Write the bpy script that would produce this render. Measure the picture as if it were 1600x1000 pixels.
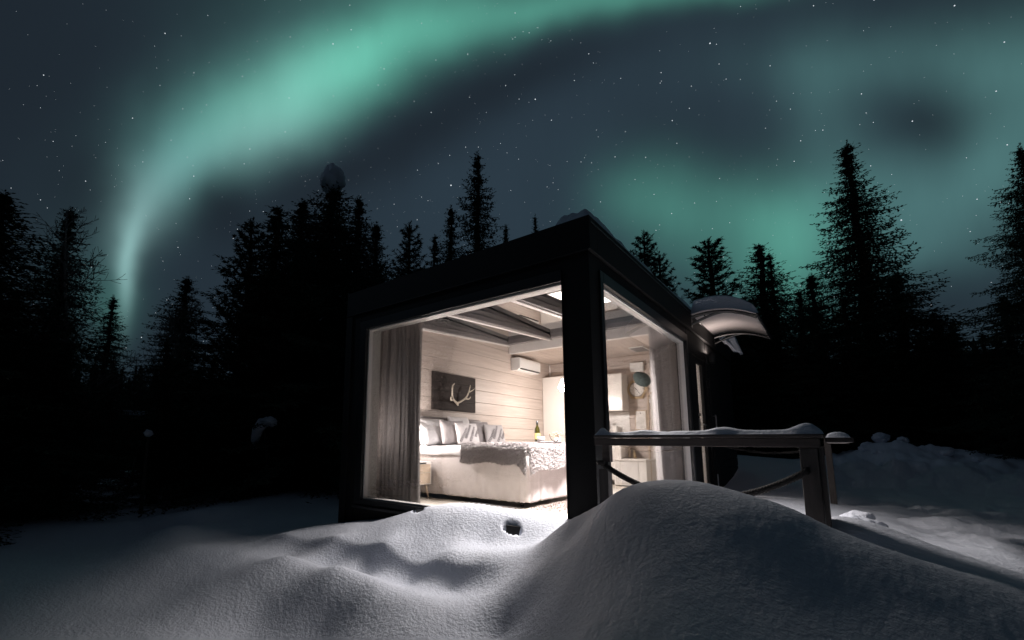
import bpy, bmesh, math, random
import numpy as np
from mathutils import Vector, Matrix
R = math.radians
SC = bpy.context.scene
for o in list(bpy.data.objects): bpy.data.objects.remove(o)
COL = SC.collection

# ------------------------------------------------------------------ camera, world, added cool fill, exposure
CAM = Vector((1.6531, -3.9210, 0.8134))
YAW, PITCH, ROLL = R(40.0006), R(8.2616), R(0.4106)
_h = Vector((-math.sin(YAW), math.cos(YAW), 0)); _r = Vector((math.cos(YAW), math.sin(YAW), 0)); _u = Vector((0, 0, 1))
FWD = _h*math.cos(PITCH) + _u*math.sin(PITCH)
_up = _u*math.cos(PITCH) - _h*math.sin(PITCH)
RGT = _r*math.cos(ROLL) + _up*math.sin(ROLL)
UPV = _up*math.cos(ROLL) - _r*math.sin(ROLL)
cam = bpy.data.cameras.new('camera'); cam.sensor_width = 36; cam.lens = 15.7607
cam.shift_x = 0.0546; cam.shift_y = 0.05643; cam.clip_start = .05; cam.clip_end = 3000
co = bpy.data.objects.new('camera', cam); COL.objects.link(co)
m = Matrix((RGT, UPV, -FWD)).transposed().to_4x4(); m.translation = CAM
co.matrix_world = m
SC.camera = co

world = bpy.data.worlds.new("World"); SC.world = world; world.use_nodes = True
wn = world.node_tree; wn.nodes.clear()
def N(t, **k):
    n = wn.nodes.new(t)
    for a, b in k.items(): setattr(n, a, b)
    return n
def WL(a, b): wn.links.new(a, b)
tc = N('ShaderNodeTexCoord')
def dot(vec, sock):
    n = N('ShaderNodeVectorMath', operation='DOT_PRODUCT'); WL(sock, n.inputs[0]); n.inputs[1].default_value = vec; return n.outputs['Value']
def M(op, a, b=None, clamp=False):
    n = N('ShaderNodeMath', operation=op, use_clamp=clamp)
    for i, x in enumerate((a, b)):
        if x is None: continue
        if isinstance(x, (int, float)): n.inputs[i].default_value = x
        else: WL(x, n.inputs[i])
    return n.outputs[0]
# the aurora hangs to the north; it is described on the tangent plane of the sky around the direction FWD (hundredths of its focal length)
G = tc.outputs['Generated']
df = dot(FWD, G); dfc = M('MAXIMUM', df, .05)
front = M('MULTIPLY', M('SUBTRACT', df, .05), 6.0, True)
uu = M('DIVIDE', dot(RGT, G), dfc); vv = M('DIVIDE', dot(UPV, G), dfc)
px = M('ADD', M('MULTIPLY', uu, 7.0048), 7.1264); py = M('SUBTRACT', 5.9029, M('MULTIPLY', vv, 7.0048))
cx = N('ShaderNodeCombineXYZ'); WL(px, cx.inputs[0]); WL(py, cx.inputs[1])
# slow warp so the glow has uneven, wispy borders
nz = N('ShaderNodeTexNoise'); nz.inputs['Scale'].default_value = .55; nz.inputs['Detail'].default_value = 3; nz.inputs['Roughness'].default_value = .45
WL(cx.outputs[0], nz.inputs['Vector'])
sub = N('ShaderNodeVectorMath', operation='SUBTRACT'); WL(nz.outputs['Color'], sub.inputs[0]); sub.inputs[1].default_value = (.5, .5, .5)
scl = N('ShaderNodeVectorMath', operation='SCALE'); WL(sub.outputs[0], scl.inputs[0]); scl.inputs['Scale'].default_value = .55
wp = N('ShaderNodeVectorMath', operation='ADD'); WL(cx.outputs[0], wp.inputs[0]); WL(scl.outputs[0], wp.inputs[1])
P = wp.outputs[0]
acc = [None]
def blob(x, y, sx, sy, rot, col, w, src=None):
    mp = N('ShaderNodeMapping', vector_type='TEXTURE'); WL(src or P, mp.inputs['Vector'])
    mp.inputs['Location'].default_value = (x/100, y/100, 0); mp.inputs['Rotation'].default_value = (0, 0, R(rot))
    mp.inputs['Scale'].default_value = (sx/100, sy/100, 1e6)
    ln = N('ShaderNodeVectorMath', operation='LENGTH'); WL(mp.outputs[0], ln.inputs[0])
    q = M('POWER', .60653, M('MULTIPLY', ln.outputs['Value'], ln.outputs['Value']))
    s = N('ShaderNodeVectorMath', operation='SCALE'); s.inputs[0].default_value = [c*w for c in col]; WL(q, s.inputs['Scale'])
    if acc[0] is None: acc[0] = s.outputs[0]
    else:
        a = N('ShaderNodeVectorMath', operation='ADD'); WL(acc[0], a.inputs[0]); WL(s.outputs[0], a.inputs[1]); acc[0] = a.outputs[0]
GREEN = (.078, .315, .228); TEAL = (.095, .25, .232); PALE = (.155, .275, .265); BLUE = (.016, .030, .042)
# base glow of the night sky
blob(850, 300, 520, 330, 0, BLUE, .80); blob(1500, 420, 300, 260, 0, (.012, .026, .030), .6)
for b in [(201, 440, 10, 48, 4, PALE, .62), (203, 395, 14, 42, 6, PALE, .72), (210, 348, 26, 44, 14, PALE, .5), (232, 300, 40, 46, 30, PALE, .48), (262, 262, 50, 50, 35, TEAL, .46),
          (300, 225, 50, 62, 50, TEAL, .45), (365, 180, 72, 48, -35, GREEN, .48), (430, 175, 84, 46, -30, PALE, .50), (500, 122, 80, 42, -32, GREEN, .84),
          (575, 90, 84, 44, -32, GREEN, .55), (650, 55, 86, 38, -28, GREEN, .48), (740, 28, 90, 34, -20, GREEN, .36), (840, 8, 96, 28, -12, GREEN, .36),
          (960, -2, 100, 20, -6, GREEN, .36), (1080, -12, 100, 16, -5, GREEN, .3), (330, 120, 130, 50, -30, TEAL, .10), (150, 420, 60, 80, 0, TEAL, .13), (450, 70, 160, 45, -25, TEAL, .12),
          (175, 480, 30, 40, 0, GREEN, .16), (385, 225, 80, 30, -22, PALE, .30), (700, -60, 200, 40, -10, GREEN, .2)]: blob(*b)
for b in [(1240, 375, 52, 56, 0, GREEN, .48), (1190, 335, 110, 50, 8, GREEN, .24), (1010, 305, 52, 46, 0, GREEN, .27), (1090, 350, 80, 50, 0, GREEN, .22),
          (1345, 300, 85, 50, -10, TEAL, .30), (1470, 325, 80, 55, -15, TEAL, .34), (1560, 240, 55, 70, 10, TEAL, .36), (1400, 100, 150, 42, 0, TEAL, .25),
          (1580, 95, 80, 55, 0, TEAL, .24), (1285, 180, 45, 80, 0, TEAL, .22), (1255, 455, 55, 45, 0, GREEN, .26), (1150, 420, 70, 40, 0, GREEN, .16), (1430, 395, 90, 30, 0, TEAL, .14), (1660, 180, 70, 110, 0, TEAL, .3)]: blob(*b)
dark = None       # gaps between the curtains of light: the glow is simply weaker there
for x, y, sx, sy, rot, w in [(352, 342, 44, 44, 40, .75), (505, 285, 95, 30, -22, .72), (665, 198, 115, 32, -30, .72), (835, 108, 125, 28, -18, .6), (1450, 195, 55, 38, 0, .55), (1130, 225, 110, 45, 10, .30), (1460, 480, 90, 40, 0, .45), (120, 300, 40, 60, 10, .5), (90, 140, 130, 110, 0, .35)]:
    mp = N('ShaderNodeMapping', vector_type='TEXTURE'); WL(P, mp.inputs['Vector']); mp.inputs['Location'].default_value = (x/100, y/100, 0); mp.inputs['Rotation'].default_value = (0, 0, R(rot)); mp.inputs['Scale'].default_value = (sx/100, sy/100, 1e6)
    ln = N('ShaderNodeVectorMath', operation='LENGTH'); WL(mp.outputs[0], ln.inputs[0])
    k = M('SUBTRACT', 1.0, M('MULTIPLY', M('POWER', .60653, M('MULTIPLY', ln.outputs['Value'], ln.outputs['Value'])), w)); dark = k if dark is None else M('MULTIPLY', dark, k)
cl_ = N('ShaderNodeVectorMath', operation='SCALE'); WL(acc[0], cl_.inputs[0]); WL(dark, cl_.inputs['Scale']); acc[0] = cl_.outputs[0]
# fine vertical rays break the glow up a little
mp = N('ShaderNodeMapping'); mp.inputs['Scale'].default_value = (1.3, .45, 1); mp.inputs['Rotation'].default_value = (0, 0, R(14)); WL(cx.outputs[0], mp.inputs['Vector'])
nr = N('ShaderNodeTexNoise'); nr.inputs['Scale'].default_value = 1.0; nr.inputs['Detail'].default_value = 4; WL(mp.outputs[0], nr.inputs['Vector'])
ray_ = M('ADD', M('MULTIPLY', nr.outputs['Fac'], .30), .85)
s1 = N('ShaderNodeVectorMath', operation='SCALE'); WL(acc[0], s1.inputs[0]); WL(M('MULTIPLY', ray_, front), s1.inputs['Scale'])
base = N('ShaderNodeVectorMath', operation='ADD'); WL(s1.outputs[0], base.inputs[0]); base.inputs[1].default_value = (.0115, .0170, .0245)
bg = N('ShaderNodeBackground'); WL(base.outputs[0], bg.inputs['Color']); bg.inputs['Strength'].default_value = 1.0
wo = N('ShaderNodeOutputWorld'); WL(bg.outputs[0], wo.inputs['Surface'])

cool_fill = bpy.data.lights.new('cool_fill', 'SUN'); cool_fill.energy = .045; cool_fill.angle = R(3); cool_fill.color = (.50, .72, 1.0)  # unseen dim sun lamp, added for a cool blue tint on the snow
mo = bpy.data.objects.new('cool_fill', cool_fill); COL.objects.link(mo)
mo.rotation_euler = Vector((.80, .36, -.50)).to_track_quat('-Z', 'Y').to_euler()

vs = SC.view_settings; vs.view_transform = 'Standard'; vs.look = 'None'; vs.exposure = 0; vs.gamma = 1; vs.use_curve_mapping = False
SC.cycles.max_bounces = 8; SC.cycles.transparent_max_bounces = 12; SC.cycles.sample_clamp_indirect = 4; SC.cycles.caustics_reflective = False; SC.cycles.caustics_refractive = False
try: SC.cycles.use_denoising = True
except Exception: pass

# ------------------------------------------------------------------ materials
def mat(name, col, rough=.6, metal=0, var=0, vscale=5, bump=0, bscale=30, emis=None, estr=0, trans=0, grain=None, sheen=0, coat=0, objvar=0, spec=.5, stretch=None, sss=0):
    """procedural Principled material: colour variation by noise, optional wood-like stretched grain, bump"""
    m = bpy.data.materials.new(name); m.use_nodes = True; nt = m.node_tree; b = nt.nodes['Principled BSDF']
    b.inputs['Base Color'].default_value = (*col, 1); b.inputs['Roughness'].default_value = rough; b.inputs['Metallic'].default_value = metal
    b.inputs['Specular IOR Level'].default_value = spec
    if coat: b.inputs['Coat Weight'].default_value = coat
    if sheen: b.inputs['Sheen Weight'].default_value = sheen
    if sss: b.inputs['Subsurface Weight'].default_value = sss; b.inputs['Subsurface Radius'].default_value = (.02, .02, .03); b.inputs['Subsurface Scale'].default_value = .5
    if emis: b.inputs['Emission Color'].default_value = (*emis, 1); b.inputs['Emission Strength'].default_value = estr
    t = nt.nodes.new('ShaderNodeTexCoord'); vec = t.outputs['Object']
    if stretch:
        mp = nt.nodes.new('ShaderNodeMapping'); mp.inputs['Scale'].default_value = stretch; nt.links.new(vec, mp.inputs[0]); vec = mp.outputs[0]
        oi = nt.nodes.new('ShaderNodeObjectInfo'); cb = nt.nodes.new('ShaderNodeCombineXYZ')
        mm = nt.nodes.new('ShaderNodeMath'); mm.operation = 'MULTIPLY'; nt.links.new(oi.outputs['Random'], mm.inputs[0]); mm.inputs[1].default_value = 40
        for i in range(3): nt.links.new(mm.outputs[0], cb.inputs[i])
        ad = nt.nodes.new('ShaderNodeVectorMath'); nt.links.new(vec, ad.inputs[0]); nt.links.new(cb.outputs[0], ad.inputs[1]); vec = ad.outputs[0]
    last = None
    if var or grain:
        n = nt.nodes.new('ShaderNodeTexNoise'); n.inputs['Scale'].default_value = vscale; n.inputs['Detail'].default_value = 6; n.inputs['Roughness'].default_value = .6; nt.links.new(vec, n.inputs['Vector'])
        cr = nt.nodes.new('ShaderNodeValToRGB'); cr.color_ramp.elements[0].position = .3; cr.color_ramp.elements[1].position = .72
        lo = grain or tuple(c*(1-var) for c in col)
        cr.color_ramp.elements[0].color = (*lo, 1); cr.color_ramp.elements[1].color = (*[min(1, c*(1+var*.6)) for c in col], 1)
        nt.links.new(n.outputs['Fac'], cr.inputs[0]); last = cr.outputs[0]
    if objvar:
        if last is None:
            rg = nt.nodes.new('ShaderNodeRGB'); rg.outputs[0].default_value = (*col, 1); last = rg.outputs[0]
        oi = nt.nodes.new('ShaderNodeObjectInfo'); mr = nt.nodes.new('ShaderNodeMapRange'); mr.inputs['To Min'].default_value = 1-objvar; mr.inputs['To Max'].default_value = 1+objvar*.6
        nt.links.new(oi.outputs['Random'], mr.inputs['Value'])
        sc = nt.nodes.new('ShaderNodeVectorMath'); sc.operation = 'SCALE'; nt.links.new(last, sc.inputs[0]); nt.links.new(mr.outputs[0], sc.inputs['Scale']); last = sc.outputs[0]
    if last is not None: nt.links.new(last, b.inputs['Base Color'])
    if bump:
        n2 = nt.nodes.new('ShaderNodeTexNoise'); n2.inputs['Scale'].default_value = bscale; n2.inputs['Detail'].default_value = 5; nt.links.new(vec, n2.inputs['Vector'])
        bp = nt.nodes.new('ShaderNodeBump'); bp.inputs['Strength'].default_value = 1; bp.inputs['Distance'].default_value = bump; nt.links.new(n2.outputs['Fac'], bp.inputs['Height']); nt.links.new(bp.outputs[0], b.inputs['Normal'])
    if trans:
        tr = nt.nodes.new('ShaderNodeBsdfTranslucent'); tr.inputs['Color'].default_value = (*col, 1); mx = nt.nodes.new('ShaderNodeMixShader'); mx.inputs[0].default_value = trans
        nt.links.new(b.outputs[0], mx.inputs[1]); nt.links.new(tr.outputs[0], mx.inputs[2]); nt.links.new(mx.outputs[0], nt.nodes['Material Output'].inputs['Surface'])
    return m
def glass(name, tint=(1, 1, 1), refl=1.0, boost=0.0):
    m = bpy.data.materials.new(name); m.use_nodes = True; nt = m.node_tree; nt.nodes.clear()
    o = nt.nodes.new('ShaderNodeOutputMaterial'); tr = nt.nodes.new('ShaderNodeBsdfTransparent'); tr.inputs[0].default_value = (*tint, 1)
    g = nt.nodes.new('ShaderNodeBsdfGlossy'); g.inputs['Roughness'].default_value = .004; g.inputs['Color'].default_value = (1, 1, 1, 1)
    f = nt.nodes.new('ShaderNodeFresnel'); f.inputs['IOR'].default_value = 1.5
    mm = nt.nodes.new('ShaderNodeMath'); mm.operation = 'MULTIPLY_ADD'; mm.use_clamp = True; mm.inputs[1].default_value = refl; mm.inputs[2].default_value = boost
    mx = nt.nodes.new('ShaderNodeMixShader')
    nt.links.new(f.outputs[0], mm.inputs[0]); nt.links.new(mm.outputs[0], mx.inputs[0]); nt.links.new(tr.outputs[0], mx.inputs[1]); nt.links.new(g.outputs[0], mx.inputs[2]); nt.links.new(mx.outputs[0], o.inputs[0])
    return m
MT = {}
MT['dark'] = mat('black_painted_cladding', (.006, .0055, .0055), .65, spec=.3, var=.3, vscale=3, bump=.0006, bscale=60, objvar=.15)
MT['metal'] = mat('black_metal', (.012, .012, .013), .35, metal=.0, spec=.6)
MT['pine'] = mat('whitewashed_pine', (.53, .455, .41), .5, grain=(.47, .395, .35), var=.2, vscale=3.2, stretch=(5, .45, 9), bump=.0008, bscale=12, objvar=.10)
MT['pine_x'] = mat('whitewashed_pine_back', (.53, .455, .41), .5, grain=(.47, .395, .35), var=.2, vscale=3.2, stretch=(.45, 5, 9), bump=.0008, bscale=12, objvar=.10)
MT['white'] = mat('white_paint', (.78, .75, .72), .4, var=.04, vscale=4)
MT['offwhite'] = mat('white_trim', (.74, .71, .69), .5, var=.05, vscale=4)
MT['rail_grey'] = mat('grey_blind_rail', (.20, .185, .185), .45, var=.12, vscale=4)
MT['floor'] = mat('pale_floorboards', (.62, .57, .50), .38, grain=(.50, .45, .39), var=.15, vscale=3, stretch=(.5, 5, 5), objvar=.07)
MT['linen'] = mat('white_linen', (.70, .68, .69), .8, bump=.004, bscale=9, sheen=.2)
MT['skirt'] = mat('sand_linen', (.62, .575, .57), .85, var=.08, vscale=8, bump=.002, bscale=40, sheen=.2)
MT['curtain'] = mat('taupe_curtain', (.25, .23, .225), .85, var=.06, vscale=30, bump=.0004, bscale=300, trans=.12)
MT['curtain2'] = mat('grey_curtain', (.40, .37, .365), .85, var=.1, vscale=30, bump=.0006, bscale=300, trans=.3)
MT['fur'] = mat('grey_fur', (.44, .40, .40), .8, var=.12, vscale=40, sheen=.5)
MT['greycloth'] = mat('grey_cushion_cloth', (.24, .215, .215), .85, bump=.001, bscale=120, sheen=.2)
MT['darkwood'] = mat('dark_stained_board', (.034, .026, .024), .75, spec=.2, grain=(.020, .015, .014), var=.4, vscale=4, stretch=(6, .6, 6), bump=.001, bscale=20)
MT['antler'] = mat('pale_antler', (.62, .54, .44), .55, var=.3, vscale=18, bump=.001, bscale=80)
MT['oak'] = mat('light_oak', (.52, .41, .31), .5, grain=(.42, .33, .25), var=.2, vscale=4, stretch=(1, 1, 8))
MT['plastic'] = mat('white_plastic', (.80, .79, .78), .3)
MT['cabinet'] = mat('white_gloss_cabinet', (.80, .76, .72), .16, coat=.3)
MT['steel'] = mat('brushed_steel', (.45, .44, .43), .28, metal=1)
MT['bottle'] = mat('green_bottle_glass', (.035, .030, .006), .08, coat=.5)
MT['label'] = mat('gold_label', (.55, .42, .16), .5)
MT['timber'] = mat('weathered_timber', (.115, .092, .082), .75, grain=(.065, .052, .047), var=.3, vscale=5, stretch=(.8, 4, 6), bump=.0015, bscale=14)
MT['timber_z'] = mat('weathered_timber_post', (.085, .073, .068), .75, grain=(.045, .038, .036), var=.3, vscale=5, stretch=(6, 6, .7), bump=.0015, bscale=14)
MT['rope'] = mat('black_rope', (.022, .019, .018), .85, bump=.001, bscale=200)
MT['clockrim'] = mat('wicker_rim', (.50, .37, .22), .7, var=.3, vscale=60, bump=.001, bscale=90)
MT['paper'] = mat('paper', (.78, .75, .72), .7)
MT['ink'] = mat('ink', (.05, .045, .045), .7)
MT['hat'] = mat('teal_knit', (.085, .115, .115), .9, var=.5, vscale=30, bump=.006, bscale=50)
MT['bark'] = mat('spruce_bark', (.055, .042, .034), .9, var=.4, vscale=14, bump=.01, bscale=20)
MT['birchbark'] = mat('birch_bark', (.20, .19, .18), .85, var=.5, vscale=9)
MT['needles'] = mat('spruce_needles', (.028, .042, .026), .75, var=.35, vscale=2.2, spec=.25)
MT['rug'] = mat('shaggy_rug', (.36, .30, .28), .95, var=.5, vscale=70, bump=.006, bscale=140)
MT['tile'] = mat('white_tile', (.72, .69, .67), .25, var=.04, vscale=3)
MT['panel'] = mat('lit_ceiling_panel', (.9, .9, .9), .5, emis=(1.0, .93, .86), estr=4.0)
MT['bulb'] = mat('lit_bulb', (1, 1, 1), .5, emis=(1.0, .87, .75), estr=22.0)
MT['shade'] = mat('white_lamp_shade', (.8, .76, .72), .5, trans=.5)
MT['poly'] = mat('frosted_canopy_sheet', (.74, .70, .69), .85, trans=.45, spec=.1)
MT['pane'] = glass('window_glass', refl=.45)
MT['skypane'] = glass('skylight_glass', tint=(.5, .5, .5), refl=1.8, boost=.10)
MT['dried'] = mat('dried_flowers', (.42, .30, .22), .9, var=.4, vscale=60)
MT['star'] = mat('star_light', (0, 0, 0), 1, emis=(.86, .93, 1.0), estr=1.0)
MT['farlight'] = mat('lit_far_window', (0, 0, 0), 1, emis=(1.0, .78, .68), estr=.9)
for k in ('star', 'farlight'):
    MT[k].cycles.emission_sampling = 'NONE'
def snow_mat():
    m = bpy.data.materials.new('snow'); m.use_nodes = True; nt = m.node_tree; b = nt.nodes['Principled BSDF']
    t = nt.nodes.new('ShaderNodeTexCoord')
    n0 = nt.nodes.new('ShaderNodeTexNoise'); n0.inputs['Scale'].default_value = 1.2; n0.inputs['Detail'].default_value = 4; nt.links.new(t.outputs['Object'], n0.inputs['Vector'])
    cr = nt.nodes.new('ShaderNodeValToRGB'); cr.color_ramp.elements[0].color = (.70, .73, .82, 1); cr.color_ramp.elements[1].color = (.80, .83, .91, 1); nt.links.new(n0.outputs['Fac'], cr.inputs[0]); nt.links.new(cr.outputs[0], b.inputs['Base Color'])
    b.inputs['Roughness'].default_value = .55; b.inputs['Specular IOR Level'].default_value = .25
    n1 = nt.nodes.new('ShaderNodeTexNoise'); n1.inputs['Scale'].default_value = 38; n1.inputs['Detail'].default_value = 6; n1.inputs['Roughness'].default_value = .65; nt.links.new(t.outputs['Object'], n1.inputs['Vector'])
    bp = nt.nodes.new('ShaderNodeBump'); bp.inputs['Strength'].default_value = 1.0; bp.inputs['Distance'].default_value = .013; nt.links.new(n1.outputs['Fac'], bp.inputs['Height']); nt.links.new(bp.outputs[0], b.inputs['Normal'])
    return m
MT['snow'] = snow_mat()

# ------------------------------------------------------------------ helpers
class MB:
    def __init__(s): s.v = []; s.f = []
    def add(s, vs, fs):
        k = len(s.v); s.v += [tuple(v) for v in vs]; s.f += [tuple(i+k for i in f) for f in fs]; return s
    def box(s, x0, x1, y0, y1, z0, z1, mtx=None):
        vs = [(x, y, z) for z in (z0, z1) for y in (y0, y1) for x in (x0, x1)]
        if mtx is not None: vs = [tuple(mtx @ Vector(v)) for v in vs]
        return s.add(vs, [(0, 2, 3, 1), (4, 5, 7, 6), (0, 1, 5, 4), (2, 6, 7, 3), (0, 4, 6, 2), (1, 3, 7, 5)])
    def tube(s, pts, rads, n=8, cap=True):
        pts = [Vector(p) for p in pts]
        if isinstance(rads, (int, float)): rads = [rads]*len(pts)
        ref = Vector((0, 0, 1)); rings = []; pn = None
        for i, p in enumerate(pts):
            t = (pts[min(i+1, len(pts)-1)] - pts[max(i-1, 0)]).normalized()
            if pn is None: a = t.orthogonal().normalized()
            else:
                a = pn - t*pn.dot(t); a = a.normalized() if a.length > 1e-6 else t.orthogonal().normalized()
            pn = a; b = t.cross(a)
            rings.append([p + (a*math.cos(2*math.pi*k/n) + b*math.sin(2*math.pi*k/n))*rads[i] for k in range(n)])
        vs = [v for r in rings for v in r]; fs = []
        for i in range(len(rings)-1):
            for k in range(n): fs.append((i*n+k, i*n+(k+1) % n, (i+1)*n+(k+1) % n, (i+1)*n+k))
        if cap: fs.append(tuple(range(n-1, -1, -1))); fs.append(tuple(range((len(rings)-1)*n, len(rings)*n)))
        return s.add(vs, fs)
    def lathe(s, prof, n=24, loc=(0, 0, 0), cap=True):
        vs = [(loc[0]+r*math.cos(2*math.pi*k/n), loc[1]+r*math.sin(2*math.pi*k/n), loc[2]+z) for r, z in prof for k in range(n)]
        fs = [(i*n+k, i*n+(k+1) % n, (i+1)*n+(k+1) % n, (i+1)*n+k) for i in range(len(prof)-1) for k in range(n)]
        if cap: fs.append(tuple(range(n-1, -1, -1))); fs.append(tuple(range((len(prof)-1)*n, len(prof)*n)))
        return s.add(vs, fs)
    def grid(s, fn, nu, nv):
        vs = [fn(i/(nu-1), j/(nv-1)) for j in range(nv) for i in range(nu)]
        return s.add(vs, [(j*nu+i, j*nu+i+1, (j+1)*nu+i+1, (j+1)*nu+i) for j in range(nv-1) for i in range(nu-1)])
    def mesh(s, name, m, smooth=False):
        me = bpy.data.meshes.new(name); me.from_pydata(s.v, [], s.f); me.materials.append(m); me.update()
        if smooth: me.shade_smooth()
        return me
    def build(s, name, m, parent=None, smooth=False, bevel=0, loc=None):
        return mk(name, s.mesh(name, m, smooth), parent, bevel, loc)
def mk(name, me, parent=None, bevel=0, loc=None):
    o = bpy.data.objects.new(name, me); COL.objects.link(o)
    if parent is not None:
        o.parent = parent
        if parent.type == 'EMPTY' and parent.get('_abs'): o.matrix_parent_inverse = Matrix.Translation(-Vector(parent.location))
    if loc is not None: o.location = loc
    if bevel:
        b = o.modifiers.new('bevel', 'BEVEL'); b.width = bevel; b.segments = 2; b.limit_method = 'ANGLE'
    return o
def tag(o, label, cat, group=None, kind=None):
    o['label'] = label; o['category'] = cat
    if group: o['group'] = group
    if kind: o['kind'] = kind
    return o
def thing(name, label, cat, loc=(0, 0, 0), group=None, absolute=True):
    o = bpy.data.objects.new(name, None); COL.objects.link(o); o.location = loc; o.empty_display_size = .1
    if absolute: o['_abs'] = 1       # children of this Empty are written in place-wide metres
    return tag(o, label, cat, group)
def box(name, m, parent, x0, x1, y0, y1, z0, z1, bevel=.003):
    return MB().box(x0, x1, y0, y1, z0, z1).build(name, m, parent, bevel=bevel)
def vnoise(x, y, seed=0):
    """value noise on numpy arrays, 0..1"""
    xi = np.floor(x).astype(np.int64); yi = np.floor(y).astype(np.int64); xf = x-xi; yf = y-yi
    def h(a, b):
        n = (a*374761393 + b*668265263 + seed*1442695041) & 0xffffffff
        n = ((n ^ (n >> 13))*1274126177) & 0xffffffff
        return ((n ^ (n >> 16)) & 0xffff)/65535.
    u = xf*xf*(3-2*xf); v = yf*yf*(3-2*yf)
    return (h(xi, yi)*(1-u)+h(xi+1, yi)*u)*(1-v)+(h(xi, yi+1)*(1-u)+h(xi+1, yi+1)*u)*v
def fbm(x, y, oct=4, seed=0):
    s = 0; a = .5; t = 0
    for i in range(oct):
        s = s+a*vnoise(x, y, seed+i*7); t += a; a *= .5; x = x*2.03+11.3; y = y*2.03+5.7
    return s/t

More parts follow.
